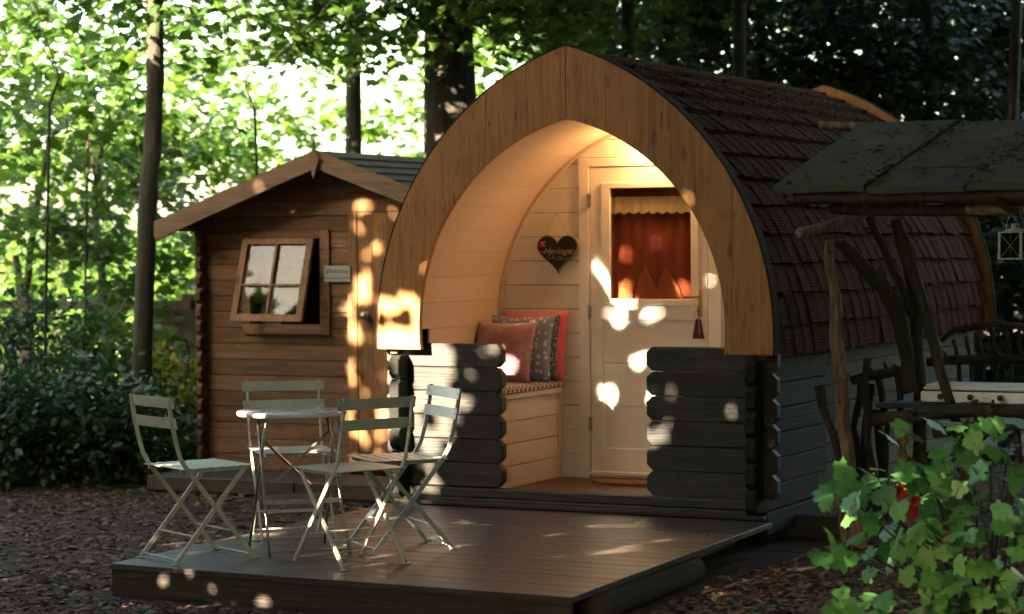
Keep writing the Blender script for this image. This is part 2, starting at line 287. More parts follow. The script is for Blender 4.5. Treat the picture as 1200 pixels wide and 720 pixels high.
def slabmat(name, c, moss, litter):
    m, n, l, b = newmat(name); tc = n.new('ShaderNodeTexCoord')
    n1 = n.new('ShaderNodeTexNoise'); n1.inputs['Scale'].default_value = 4; n1.inputs['Detail'].default_value = 10; n1.inputs['Roughness'].default_value = .7; l.new(tc.outputs['Object'], n1.inputs[0])
    r = ramp(n, [(.3, mul(c, .6)), (.48, c), (.6, moss), (.75, litter)]); l.new(n1.outputs[0], r.inputs[0])
    l.new(r.outputs[0], b.inputs['Base Color']); b.inputs['Roughness'].default_value = .9; b.inputs['Specular IOR Level'].default_value = .2
    bp = n.new('ShaderNodeBump'); bp.inputs['Strength'].default_value = .5; bp.inputs['Distance'].default_value = .006; l.new(n1.outputs[0], bp.inputs['Height']); l.new(bp.outputs[0], b.inputs['Normal'])
    return m
M['shelter_roof'] = slabmat('mossy_felt_board', (.070, .070, .052), (.080, .080, .052), (.14, .105, .065))
M['felt'] = slabmat('green_grey_felt_shingle', (.10, .10, .085), (.12, .12, .095), (.16, .14, .11))
def groundmat():
    m, n, l, b = newmat('leaf_litter_soil'); tc = n.new('ShaderNodeTexCoord')
    n1 = n.new('ShaderNodeTexNoise'); n1.inputs['Scale'].default_value = 28; n1.inputs['Detail'].default_value = 8; n1.inputs['Roughness'].default_value = .75; l.new(tc.outputs['Object'], n1.inputs[0])
    v = n.new('ShaderNodeTexVoronoi'); v.inputs['Scale'].default_value = 26; l.new(tc.outputs['Object'], v.inputs[0])
    r = ramp(n, [(.3, (.018, .011, .007)), (.5, (.060, .034, .019)), (.72, (.12, .072, .04))]); l.new(n1.outputs[0], r.inputs[0])
    mx = n.new('ShaderNodeMix'); mx.data_type = 'RGBA'; mx.blend_type = 'MULTIPLY'; mx.inputs[0].default_value = .5; l.new(r.outputs[0], mx.inputs[6]); l.new(v.outputs['Color'], mx.inputs[7])
    l.new(mx.outputs[2], b.inputs['Base Color']); b.inputs['Roughness'].default_value = .95
    bp = n.new('ShaderNodeBump'); bp.inputs['Strength'].default_value = .9; bp.inputs['Distance'].default_value = .03; l.new(n1.outputs[0], bp.inputs['Height']); l.new(bp.outputs[0], b.inputs['Normal'])
    return m
M['ground'] = groundmat()

# ------------------------------------------------------------------ helpers
def tag(o, label=None, cat=None, group=None, kind=None):
    if label: o['label'] = label
    if cat: o['category'] = cat
    if group: o['group'] = group
    if kind: o['kind'] = kind
    return o
def thing(name, label, cat, loc=(0, 0, 0), rz=0, group=None):
    o = bpy.data.objects.new(name, None); COL.objects.link(o); o.location = loc; o.rotation_euler = (0, 0, rz); o.empty_display_size = .1
    return tag(o, label, cat, group)
def inset(poly, d):
    a = sum(poly[i][0]*poly[(i+1) % len(poly)][1]-poly[(i+1) % len(poly)][0]*poly[i][1] for i in range(len(poly)))
    s = 1 if a > 0 else -1; out = []
    for i in range(len(poly)):
        p0, p1, p2 = Vector(poly[i-1]), Vector(poly[i]), Vector(poly[(i+1) % len(poly)])
        e1 = (p1-p0); e2 = (p2-p1)
        if e1.length < 1e-9 or e2.length < 1e-9: out.append(tuple(p1)); continue
        e1.normalize(); e2.normalize()
        n1 = Vector((-e1.y, e1.x))*s; n2 = Vector((-e2.y, e2.x))*s; bs = n1+n2
        if bs.length < 1e-6: out.append(tuple(p1)); continue
        bs.normalize(); k = d/max(.35, bs.dot(n1)); out.append(tuple(p1+bs*k))
    return out
class MB:
    def __init__(s): s.v = []; s.f = []
    def add(s, vs, fs):
        o = len(s.v); s.v += [tuple(v) for v in vs]; s.f += [[i+o for i in f] for f in fs]; return s
    def slab(s, poly, plane, d0, d1, bev=0.0):
        mk = {'xz': lambda u, v, d: (u, d, v), 'yz': lambda u, v, d: (d, u, v), 'xy': lambda u, v, d: (u, v, d)}[plane]
        n = len(poly); rings = []
        if bev > 0:
            ip = inset(poly, bev); sg = 1 if d1 > d0 else -1
            rings = [(ip, d0), (poly, d0+sg*bev), (poly, d1-sg*bev), (ip, d1)]
        else: rings = [(poly, d0), (poly, d1)]
        vs = [mk(u, v, d) for p, d in rings for u, v in p]
        fs = [list(range(n))[::-1], [len(vs)-n+i for i in range(n)]]
        for k in range(len(rings)-1):
            for i in range(n): fs.append([k*n+i, k*n+(i+1) % n, (k+1)*n+(i+1) % n, (k+1)*n+i])
        return s.add(vs, fs)
    def box(s, a, b, bev=0.0):
        return s.slab([(a[0], a[1]), (b[0], a[1]), (b[0], b[1]), (a[0], b[1])], 'xy', a[2], b[2], bev)
    def bar(s, p, q, wd, th, side=(0, 1, 0)):
        p, q = Vector(p), Vector(q); d = (q-p).normalized(); n = Vector(side); n = (n-d*n.dot(d)).normalized(); m = d.cross(n)
        vs = []
        for c in (p, q):
            for a, b in ((-1, -1), (1, -1), (1, 1), (-1, 1)): vs.append(c+n*(a*th/2)+m*(b*wd/2))
        return s.add(vs, [[3, 2, 1, 0], [4, 5, 6, 7], [0, 1, 5, 4], [1, 2, 6, 5], [2, 3, 7, 6], [3, 0, 4, 7]])
    def tube(s, pts, rad, seg=8, jit=0.0, cap=True):
        pts = [Vector(p) for p in pts]; n = len(pts)
        if not hasattr(rad, '__len__'): rad = [rad]*n
        vs = []; ref = Vector((0.3, 0.1, 1)) if abs((pts[-1]-pts[0]).normalized().z) < .8 else Vector((1, .2, 0))
        for i, p in enumerate(pts):
            t = (pts[min(i+1, n-1)]-pts[max(i-1, 0)]).normalized(); a = t.cross(ref).normalized(); b = t.cross(a)
            for k in range(seg):
                th = 2*pi*k/seg; r = rad[i]*(1+jit*noise.noise(p*9+Vector((cos(th)*2, sin(th)*2, k))))
                vs.append(p+a*cos(th)*r+b*sin(th)*r)
        fs = [[i*seg+k, i*seg+(k+1) % seg, (i+1)*seg+(k+1) % seg, (i+1)*seg+k] for i in range(n-1) for k in range(seg)]
        if cap: fs += [list(range(seg))[::-1], [(n-1)*seg+k for k in range(seg)]]
        return s.add(vs, fs)
    def lathe(s, prof, c=(0, 0, 0), seg=32):
        vs = [(c[0]+r*cos(2*pi*k/seg), c[1]+r*sin(2*pi*k/seg), c[2]+z) for r, z in prof for k in range(seg)]
        fs = [[i*seg+k, i*seg+(k+1) % seg, (i+1)*seg+(k+1) % seg, (i+1)*seg+k] for i in range(len(prof)-1) for k in range(seg)]
        fs += [list(range(seg))[::-1], [(len(prof)-1)*seg+k for k in range(seg)]]
        return s.add(vs, fs)
    def build(s, name, mat, parent=None, smooth=False, origin=None):
        off = Vector((0, 0, 0)) if origin is None else Vector(origin)
        if parent is not None and origin is None:
            p = parent
            while p.parent is not None: p = p.parent
            if not p.get('_local'): off = Vector(p.location)
        me = bpy.data.meshes.new(name); me.from_pydata([tuple(Vector(v)-off) for v in s.v], [], s.f)
        me.materials.append(mat if not isinstance(mat, str) else M[mat])
        if smooth: me.polygons.foreach_set('use_smooth', [True]*len(me.polygons))
        me.update(); o = bpy.data.objects.new(name, me); COL.objects.link(o)
        if parent is not None: o.parent = parent
        elif origin is not None: o.location = origin
        return o
def local(t): t['_local'] = 1; return t
def rect(x0, x1, z0, z1): return [(x0, z0), (x1, z0), (x1, z1), (x0, z1)]
def hexend(x0, x1, z0, z1, c0, c1, c=.034):
    p = []
    p += [(x0+c, z0), ] if c0 else [(x0, z0)]
    p += [(x1-c, z0), (x1, z0+c), (x1, z1-c), (x1-c, z1)] if c1 else [(x1, z0), (x1, z1)]
    p += [(x0+c, z1), (x0, z1-c), (x0, z0+c)] if c0 else [(x0, z1)]
    return p
def circ(cx, cz, r, n=20): return [(cx+r*cos(2*pi*k/n), cz+r*sin(2*pi*k/n)) for k in range(n)]

# leaf clouds ---------------------------------------------------------------
MAPLE = np.array([(0, 0), (.16, .06), (.42, .02), (.34, .20), (.50, .40), (.30, .42), (.24, .55), (.14, .62), (0, 1.0), (-.14, .62), (-.24, .55), (-.30, .42), (-.50, .40), (-.34, .20), (-.42, .02), (-.16, .06)], float)
OVAL = np.array([(0, 0), (.22, .22), (.30, .5), (.18, .8), (0, 1.0), (-.18, .8), (-.30, .5), (-.22, .22)], float)
def cloud(name, mat, pos, size, outline, parent=None, seed=0, flat=.6, fold=.22, up_bias=None, origin=None, curl=0.0, uv=False):
    rng = np.random.default_rng(seed); pos = np.asarray(pos, float); N = len(pos); K = len(outline)
    size = np.asarray(size, float)*np.ones(N)*rng.uniform(.65, 1.25, N)
    # normals: mix of up and random
    nrm = rng.normal(size=(N, 3)); nrm /= np.linalg.norm(nrm, axis=1)[:, None]
    ub = np.array([0, 0, 1.0]) if up_bias is None else np.asarray(up_bias, float)
    nrm = nrm*(1-flat)+ub*flat; nrm /= np.linalg.norm(nrm, axis=1)[:, None]
    t = rng.normal(size=(N, 3)); t -= nrm*(t*nrm).sum(1)[:, None]; t /= np.linalg.norm(t, axis=1)[:, None]
    b = np.cross(nrm, t)
    u = outline[:, 0]; v = outline[:, 1]-.4; wz = -fold*np.abs(u)*1.0-curl*(v**2)
    V = pos[:, None, :]+size[:, None, None]*(b[:, None, :]*u[None, :, None]+t[:, None, :]*v[None, :, None]+nrm[:, None, :]*wz[None, :, None])
    top = K//2
    f1 = list(range(0, top+1)); f2 = [0]+list(range(top, K))
    if origin is not None: V = V-np.array(origin)
    me = bpy.data.meshes.new(name); me.vertices.add(N*K); me.vertices.foreach_set('co', V.reshape(-1).astype(np.float32))
    idx = np.array(f1+f2); L = len(idx)
    me.loops.add(N*L); me.loops.foreach_set('vertex_index', (np.arange(N)[:, None]*K+idx[None, :]).reshape(-1).astype(np.int32))
    me.polygons.add(N*2); st = (np.arange(N)[:, None]*L+np.array([0, len(f1)])[None, :]).reshape(-1); me.polygons.foreach_set('loop_start', st.astype(np.int32))
    me.update(calc_edges=True)
    if uv:
        lay = me.uv_layers.new(name='leaf'); lay.data.foreach_set('uv', np.tile(outline[idx], (N, 1)).reshape(-1).astype(np.float32))
    me.materials.append(M[mat]); o = bpy.data.objects.new(name, me); COL.objects.link(o)
    if parent is not None: o.parent = parent
    elif origin is not None: o.location = origin
    return o
def clumps(rng, centre, ext, n_cl, per, r=(.5, .14)):
    """leaf positions in flattened sprays scattered through an ellipsoid"""
    out = []
    for _ in range(n_cl):
        d = rng.normal(size=3); d /= np.linalg.norm(d); d *= rng.uniform(.2, 1)**.5
        c = np.array(centre)+d*np.array(ext); k = rng.uniform(.6, 1.4)
        p = rng.normal(size=(per, 3))*np.array([r[0]*k*.5, r[0]*k*.5, r[1]*k])
        p[:, 2] -= .25*(p[:, 0]**2+p[:, 1]**2)/max(r[0]*k, .1)
        out.append(c+p)
    return np.concatenate(out)
GZ = -0.16
def gz(x, y):
    e = max(0.0, min(1.0, (max(abs(x-.1)-1.6, abs(y+1.2)-2.2))/1.5))
    return GZ+e*(.05*noise.noise(Vector((x*.5, y*.5, 0)))+.02*noise.noise(Vector((x*1.9, y*1.9, 3))))
def tree(name, label, x, y, trunk, crown, n_cl, per, leaf, size, seed, group=None, barkm='bark_dark', limbs=5, outline=MAPLE, spray=(.5, .12), flat=.55, cat='tree'):
    """trunk: list of (x, y, z, r); crown: (centre, extent) list"""
    rng = np.random.default_rng(seed); rnd = random.Random(seed)
    t = thing(name, label, cat, (x, y, gz(x, y)), 0, group)
    pts = [Vector(p[:3]) for p in trunk]; rr = [p[3] for p in trunk]
    P = []; Q = []
    for i in range(len(pts)-1):
        for k in range(6):
            a = k/6; P.append(pts[i].lerp(pts[i+1], a)+Vector((noise.noise(pts[i]*3+Vector((k, 0, 0)))*.03, 0, 0))*(rr[i]/.15)); Q.append(rr[i]*(1-a)+rr[i+1]*a)
    P.append(pts[-1]); Q.append(rr[-1])
    MB().tube(P, Q, 16, .18).build('trunk', barkm, t, True)
    tot = []
    for k, (c, e) in enumerate(crown):
        tot.append(clumps(rng, c, e, n_cl, per, spray))
        if limbs:
            mb = MB()
            for j in range(limbs):
                zb = min(max(c[2]-rnd.uniform(0, e[2]), pts[0].z+.8), pts[-1].z)
                s0 = min(range(len(P)), key=lambda i: abs(P[i].z-zb)); a = P[s0]
                bq = Vector(c)+Vector((rnd.uniform(-1, 1)*e[0], rnd.uniform(-1, 1)*e[1], rnd.uniform(-.6, .8)*e[2]))
                mid = a.lerp(bq, .5)+Vector((rnd.uniform(-.2, .2), rnd.uniform(-.2, .2), rnd.uniform(.05, .35)))
                r0 = min(.035, Q[s0]*.4); L = [a, a.lerp(mid, .5), mid, mid.lerp(bq, .5)+Vector((0, 0, .06)), bq]
                mb.tube(L, [r0, r0*.8, r0*.55, r0*.35, r0*.15], 6, .2)
                for q in range(3):
                    s = L[rnd.randint(1, 3)]; e2 = s+Vector((rnd.uniform(-.8, .8), rnd.uniform(-.8, .8), rnd.uniform(-.3, .5)))
                    mb.tube([s, s.lerp(e2, .5)+Vector((0, 0, .05)), e2], [r0*.35, r0*.22, r0*.1], 5)
            mb.build('limbs', 'twig', t, True)
    pos = np.concatenate(tot); pos = pos[pos[:, 2] > GZ+.1]
    cloud('crown', leaf, pos, size, outline, t, seed, flat, origin=t.location)
    return t

# ================================================================== SETTING
# ground: one sheet, finer near the deck
mb = MB()
xs = sorted(set([-400, -120, -60, -30, -20] + [-14+.35*i for i in range(62)] + [12, 20, 40, 120, 400]))
ys = sorted(set([-400, -120, -40, -20] + [-14+.4*i for i in range(70)] + [20, 30, 60, 120, 400]))
vs = [(x, y, gz(x, y)) for y in ys for x in xs]; nx = len(xs)
fs = [[j*nx+i, j*nx+i+1, (j+1)*nx+i+1, (j+1)*nx+i] for j in range(len(ys)-1) for i in range(nx-1)]
mb.add(vs, fs); tag(mb.build('ground', 'ground', smooth=True), kind='structure')

# ================================================================== DECK
deck = thing('wooden_deck', 'low dark stained timber deck in front of the arched pod', 'deck', (.1, -1.45, GZ))
FL, FR, BR, BL = Vector((-1.14, -2.865, 0)), Vector((1.385, -2.935, 0)), Vector((1.262, -.03, 0)), Vector((-1.175, -.03, 0))
nb = 20; mb = MB()
for i in range(nb):
    a0 = i/nb+.0009; a1 = (i+1)/nb-.0009; j = random.uniform(-.0008, .0008)
    l0, l1, r0, r1 = FL.lerp(BL, a0), FL.lerp(BL, a1), FR.lerp(BR, a0), FR.lerp(BR, a1)
    b = .0025
    def q(p, dx, dy, z): return (p.x+dx, p.y+dy, z)
    vs = [q(l0, 0, 0, -.028), q(r0, 0, 0, -.028), q(r1, 0, 0, -.028), q(l1, 0, 0, -.028),
          q(l0, 0, 0, -b+j), q(r0, 0, 0, -b+j), q(r1, 0, 0, -b+j), q(l1, 0, 0, -b+j),
          q(l0, b, b, j), q(r0, -b, b, j), q(r1, -b, -b, j), q(l1, b, -b, j)]
    mb.add(vs, [[3, 2, 1, 0], [0, 1, 5, 4], [1, 2, 6, 5], [2, 3, 7, 6], [3, 0, 4, 7], [4, 5, 9, 8], [5, 6, 10, 9], [6, 7, 11, 10], [7, 4, 8, 11], [8, 9, 10, 11]])
mb.build('decking', 'deck', deck)
mb = MB()
def wallquad(mb, a, b, z0, z1, th, sgn):
    d = (b-a).normalized(); n = Vector((d.y, -d.x, 0))*sgn
    for k in range(1):
        y0, y1 = z0, z1
        P = [a, b, b-n*th, a-n*th]
        mb.add([(p.x, p.y, y0) for p in P]+[(p.x, p.y, y1) for p in P], [[3, 2, 1, 0], [4, 5, 6, 7], [0, 1, 5, 4], [1, 2, 6, 5], [2, 3, 7, 6], [3, 0, 4, 7]])
wallquad(mb, FL+Vector((.005, .008, 0)), FR+Vector((-.012, .008, 0)), GZ, -.030, .03, 1)
mb.build('front_fascia', 'fascia', deck)
mb = MB(); wallquad(mb, BL+Vector((.012, 0, 0)), FL+Vector((.012, .05, 0)), GZ, -.030, .03, 1); mb.build('side_fascia', 'fascia', deck)
mb = MB()
for f in (.08, .36, .64, .90):
    a = FL.lerp(FR, f)+Vector((0, .06, 0)); b = BL.lerp(BR, f)
    mb.bar((a.x, a.y, -.085), (b.x, b.y, -.085), .1, .045, (1, 0, 0))
mb.build('joists', 'fascia', deck)

p0 = Vector((1.36, -2.72, GZ+.065)); p1 = Vector((1.29, -1.25, GZ+.06))
mb = MB(); mb.tube([p0.lerp(p1, k/6) for k in range(7)], [.062, .066, .064, .066, .063, .065, .06], 14, .12)
tag(mb.build('log', 'bark_log', smooth=True, origin=tuple(p0)), 'short mossy round log lying under the right edge of the deck', 'log')

# ================================================================== POD
pod = thing('camping_pod', 'arched wooden camping pod with orange brown front arch and dark tiled roof', 'camping pod', (0, 2.3, GZ))
OC, OR = (-.489, 1.014), 1.747
IC, IR = (-.264, 1.061), 1.238
def arcpts(c, r, z0, n):            # right half from bottom z0 up to x=0
    a0 = math.asin((z0-c[1])/r); a1 = math.acos(-c[0]/r)
    return [(c[0]+r*cos(a0+(a1-a0)*k/n), c[1]+r*sin(a0+(a1-a0)*k/n)) for k in range(n+1)]
def xin(z, c, r): return c[0]+math.sqrt(max(0, r*r-(z-c[1])**2))
def archboards(y0, y1, parent, zb=.925, name='front_arch', OR=OR):
    # each side: vertical boards butted side by side
    out = arcpts(OC, OR, zb, 40); inn = arcpts(IC, IR, zb, 40)
    def zout(x):
        if x >= out[0][0]-1e-9 and x > OC[0]+OR: return OC[1]
        return OC[1]+math.sqrt(max(0, OR*OR-(x-OC[0])**2))
    def zinn(x):
        if x >= IC[0]+IR: return zb
        return IC[1]+math.sqrt(max(0, IR*IR-(x-IC[0])**2))
    for sgn in (-1, 1):
        edges = [0, .25, .52, .80, 1.02, OC[0]+OR-.001]
        mb = MB()
        for k in range(len(edges)-1):
            a, b = edges[k]+(.0006 if k else .002), edges[k+1]-.0006
            n = 12; top = [(a+(b-a)*i/n) for i in range(n+1)]
            if k == len(edges)-2: top = [a+(b-a)*math.sin(pi/2*i/n) for i in range(n+1)]
            up_ = [(x, zout(x)) for x in top]
            if k == len(edges)-2: up_ += [(xin(z, OC, OR), z) for z in (1.0, .95)]+[(xin(zb, OC, OR), zb)]
            lo = [(x, zinn(x) if x < IC[0]+IR-1e-4 else zb) for x in top]
            if k == len(edges)-2: lo = lo[:-1]
            # lower side may cross the leg where inner curve turns vertical
            if k == 3:
                lo = [(x, zinn(x)) for x in top if x < xin(1.1, IC, IR)] + [(xin(z, IC, IR), z) for z in (1.1, 1.02, .97, zb)] + [(b, zb)]
            poly = [(sgn*x, z) for x, z in (lo+up_[::-1])]
            if sgn > 0: pass
            else: poly = poly[::-1]
            mb.slab(poly, 'xz', y0, y1, .0008)
        mb.build(name, 'arch', parent)
archboards(0.0, .038, pod)
# thin dark edge strip on the outer rim of the arch
def rimstrip(y0, y1, dr, mat, name, r_add=0):
    for sgn in (-1, 1):
        a = arcpts(OC, OR+.001+r_add, .925, 36); b = arcpts(OC, OR+dr+r_add, .925, 36)
        poly = [(sgn*x, z) for x, z in a+b[::-1]]
        MB().slab(poly, 'xz', y0, y1).build(name, mat, pod)
rimstrip(.004, .085, .012, 'arch_edge', 'arch_trim')
archboards(4.60, 4.635, pod, name='rear_arch', OR=OR+.04)
rimstrip(4.602, 4.63, .01, 'arch_edge', 'arch_trim', .04)

# front half walls and log corners
LZ = [.105+.1425*k for k in range(7)]
def logwall(y0, y1, x0, x1, ca, cb, mat, name, zs=LZ, c=.034):
    mb = MB()
    for k in range(len(zs)-1):
        mb.slab(hexend(x0, x1, zs[k]+.002, zs[k+1]-.002, ca, cb, c), 'xz', y0, y1, .005)
    return mb.build(name, mat, pod)
logwall(.10, .165, -1.255, -.475, True, True, 'char_x', 'front_log_wall')
logwall(.10, .165, .452, 1.245, True, True, 'char_x', 'front_log_wall')
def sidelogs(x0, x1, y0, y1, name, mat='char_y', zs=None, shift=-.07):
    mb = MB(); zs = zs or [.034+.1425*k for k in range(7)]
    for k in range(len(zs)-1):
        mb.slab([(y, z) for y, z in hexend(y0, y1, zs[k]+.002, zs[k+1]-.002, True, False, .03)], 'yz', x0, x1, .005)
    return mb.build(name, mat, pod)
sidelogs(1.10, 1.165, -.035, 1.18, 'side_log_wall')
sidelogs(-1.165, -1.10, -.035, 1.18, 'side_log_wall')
for s in (-1, 1):
    mb = MB()
    for k in range(8):
        a, b = sorted((s*1.085, s*1.15)); mb.box((a, 1.185, -.02+.118*k), (b, 4.6, -.02+.118*(k+1)-.004), .004)
    mb.build('side_plank_wall', 'beige_y', pod)
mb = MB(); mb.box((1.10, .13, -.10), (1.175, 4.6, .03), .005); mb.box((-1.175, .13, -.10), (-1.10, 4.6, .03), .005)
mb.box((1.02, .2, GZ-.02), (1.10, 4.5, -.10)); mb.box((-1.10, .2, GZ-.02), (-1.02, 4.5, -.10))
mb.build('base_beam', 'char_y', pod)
pb = wood('pale_batten', (.15, .13, .075), axis=1, var=.1)
MB().box((1.155, .05, .895), (1.20, 4.6, .925), .003).build('eaves_batten', pb, pod); MB().box((-1.20, .05, .895), (-1.155, 4.6, .925), .003).build('eaves_batten', pb, pod)
# threshold
mb = MB(); mb.box((-1.09, .02, .004), (1.09, .13, .045), .006); mb.box((-1.09, .062, .047), (1.09, .16, .1), .006)
mb.box((-1.16, -.025, .0035), (1.21, .018, .028), .004); mb.build('threshold', 'char_x', pod)
mb = MB()
for k in range(8):
    mb.box((-1.09, .14+.12*k if k else .161, .04), (1.09, .14+.12*(k+1)-.004, .075), .003)
mb.build('porch_floor', 'floor', pod)
# vault lining
VC, VR = (-.268, 1.061), 1.262
a = arcpts(VC, VR, 1.0, 14)
prof = [(.995, .10), (.995, .40), (.995, .70), (.995, .96)]+a[1:]
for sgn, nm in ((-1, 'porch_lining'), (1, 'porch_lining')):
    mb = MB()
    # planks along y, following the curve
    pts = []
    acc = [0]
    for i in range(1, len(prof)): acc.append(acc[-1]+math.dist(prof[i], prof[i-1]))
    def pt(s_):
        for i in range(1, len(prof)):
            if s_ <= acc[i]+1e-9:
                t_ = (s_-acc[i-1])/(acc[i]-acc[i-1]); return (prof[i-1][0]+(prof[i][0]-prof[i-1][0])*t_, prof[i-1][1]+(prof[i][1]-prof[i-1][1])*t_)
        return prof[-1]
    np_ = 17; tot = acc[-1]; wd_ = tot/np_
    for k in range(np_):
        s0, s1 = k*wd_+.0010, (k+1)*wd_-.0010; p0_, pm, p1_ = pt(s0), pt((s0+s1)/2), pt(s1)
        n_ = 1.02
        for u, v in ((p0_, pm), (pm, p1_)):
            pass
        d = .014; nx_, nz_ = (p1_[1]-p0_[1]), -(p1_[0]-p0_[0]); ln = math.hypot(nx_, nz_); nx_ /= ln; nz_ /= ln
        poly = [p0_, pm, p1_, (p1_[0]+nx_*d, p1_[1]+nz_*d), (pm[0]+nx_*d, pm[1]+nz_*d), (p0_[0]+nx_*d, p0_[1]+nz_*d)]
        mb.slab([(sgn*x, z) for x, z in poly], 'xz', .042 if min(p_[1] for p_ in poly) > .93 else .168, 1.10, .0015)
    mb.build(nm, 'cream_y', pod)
# quarter moulding where vault meets the end wall
for sgn in (-1, 1):
    A = [(x-.0, z) for x, z in prof]; B = [(x-.022, z-.012) for x, z in prof]
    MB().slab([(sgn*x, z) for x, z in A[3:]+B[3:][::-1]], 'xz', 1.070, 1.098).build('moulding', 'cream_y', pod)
# end wall with planks (left and right of the door frame)
def endplanks(x0f, x1f, zs, name):
    mb = MB()
    for k in range(len(zs)-1):
        z0, z1 = zs[k]+.0018, zs[k+1]-.0018
        def lim(z): return (xin(z, VC, VR)+.004) if z > 1.0 else .994
        n = 4; L = []; Rr = []
        for i in range(n+1):
            z = z0+(z1-z0)*i/n; xl = max(-lim(z), x0f); xr = min(lim(z), x1f)
            if xr-xl < .01: break
            L.append((xl, z)); Rr.append((xr, z))
        if len(L) > 1: mb.slab(Rr+L[::-1], 'xz', 1.10, 1.118, .0015)
    mb.build(name, 'cream', pod)
zs = [.075+.152*k for k in range(16)]
endplanks(-2, -.421, zs, 'end_wall'); endplanks(.533, 2, zs, 'end_wall'); endplanks(-.419, .531, [2.088, 2.2, 2.32], 'end_wall')
MB().slab([(-x, z) for x, z in arcpts(VC, VR+.02, .1, 20)]+[(x, z) for x, z in arcpts(VC, VR+.02, .1, 20)][::-1], 'xz', 4.5, 4.56).build('rear_wall', 'beige_y', pod)
# door frame
mb = MB(); mb.box((-.418, 1.082, .076), (-.352, 1.13, 2.086), .003); mb.box((.449, 1.082, .076), (.531, 1.13, 2.086), .003); mb.box((-.351, 1.083, 2.03), (.448, 1.13, 2.085), .003)
mb.build('door_frame', 'door', pod)
door = MB()
x0, x1, z0, z1 = -.345, .440, .085, 2.026
for bx in ((x0, 1.092, z0, -.262, 1.13, z1), (.386, 1.092, z0, x1, 1.13, z1), (-.262, 1.092, 1.93, .386, 1.13, z1), (-.262, 1.092, 1.075, .386, 1.13, 1.165), (-.262, 1.092, z0, .386, 1.13, .27)):
    door.box(bx[:3], bx[3:], .0015)
dr = door.build('door', 'door', pod)
mb = MB(); mb.box((-.262, 1.105, .27), (.386, 1.125, .532)); mb.box((-.262, 1.105, .535), (.386, 1.125, .802)); mb.box((-.262, 1.105, .805), (.386, 1.125, 1.075))
mb.build('door_panel', 'door', dr)
mb = MB()
for a, b in (((-.262, 1.078, 1.165), (-.207, 1.10, 1.93)), ((.337, 1.078, 1.165), (.386, 1.10, 1.93)), ((-.206, 1.078, 1.893), (.336, 1.10, 1.93)), ((-.206, 1.078, 1.165), (.336, 1.10, 1.205))): mb.box(a, b, .004)
mb.build('glazing_bead', 'door', dr)
mb = MB(); mb.box((-.345, 1.072, .098), (.44, 1.092, .125), .004); mb.build('weather_bar', 'door', dr)
MB().box((-.215, 1.102, 1.195), (.345, 1.106, 1.90)).build('window_pane', 'glass', dr)
for z in (.42, 1.12, 1.82):
    m_ = MB(); m_.tube([(-.349, 1.076, z-.045), (-.349, 1.076, z+.045)], .006, 8); m_.box((-.36, 1.079, z-.04), (-.335, 1.083, z+.04)); m_.build('hinge', 'steel', dr)
mb = MB(); mb.box((.376, 1.085, 1.10), (.404, 1.092, 1.262), .002); mb.tube([(.39, 1.085, 1.222), (.39, 1.05, 1.222), (.37, 1.047, 1.222), (.30, 1.047, 1.216)], [.008, .009, .008, .007], 10)
mb.build('handle', 'brass', dr, True)
# valance and blind inside the pane
mb = MB(); n = 54; xs_ = [-.225+.58*i/n for i in range(n+1)]
vs = []
for i, x in enumerate(xs_):
    yy = 1.125+.004*sin(i*1.1); ph = ((x+.225)/.0645) % 1; zb = 1.748-.016*abs(sin(pi*ph))
    vs += [(x, yy, 1.84), (x, yy, zb)]
mb.add(vs, [[2*i, 2*i+1, 2*i+3, 2*i+2] for i in range(n)]); mb.build('valance', 'curtain', pod)
mb = MB(); n = 40; vs = []
for i in range(n+1):
    x = -.23+.59*i/n; y = 1.16+.006*sin(i*.9); vs += [(x, y, 1.93), (x, y, 1.15)]
mb.add(vs, [[2*i, 2*i+1, 2*i+3, 2*i+2] for i in range(n)]); mb.build('red_blind', 'redcloth', pod)
mb = MB(); mb.slab([(-.19, 1.17), (-.09, 1.17), (-.06, 1.30), (-.13, 1.335), (-.16, 1.30)], 'xz', 1.138, 1.148, .003)
mb.slab([(-.06, 1.17), (.14, 1.17), (.04, 1.34), (.01, 1.405), (-.035, 1.33)], 'xz', 1.132, 1.142, .003); mb.slab([(.07, 1.17), (.27, 1.17), (.23, 1.28), (.14, 1.39), (.10, 1.33)], 'xz', 1.140, 1.150, .003)
mb.build('napkin_points', 'orangecloth', pod)

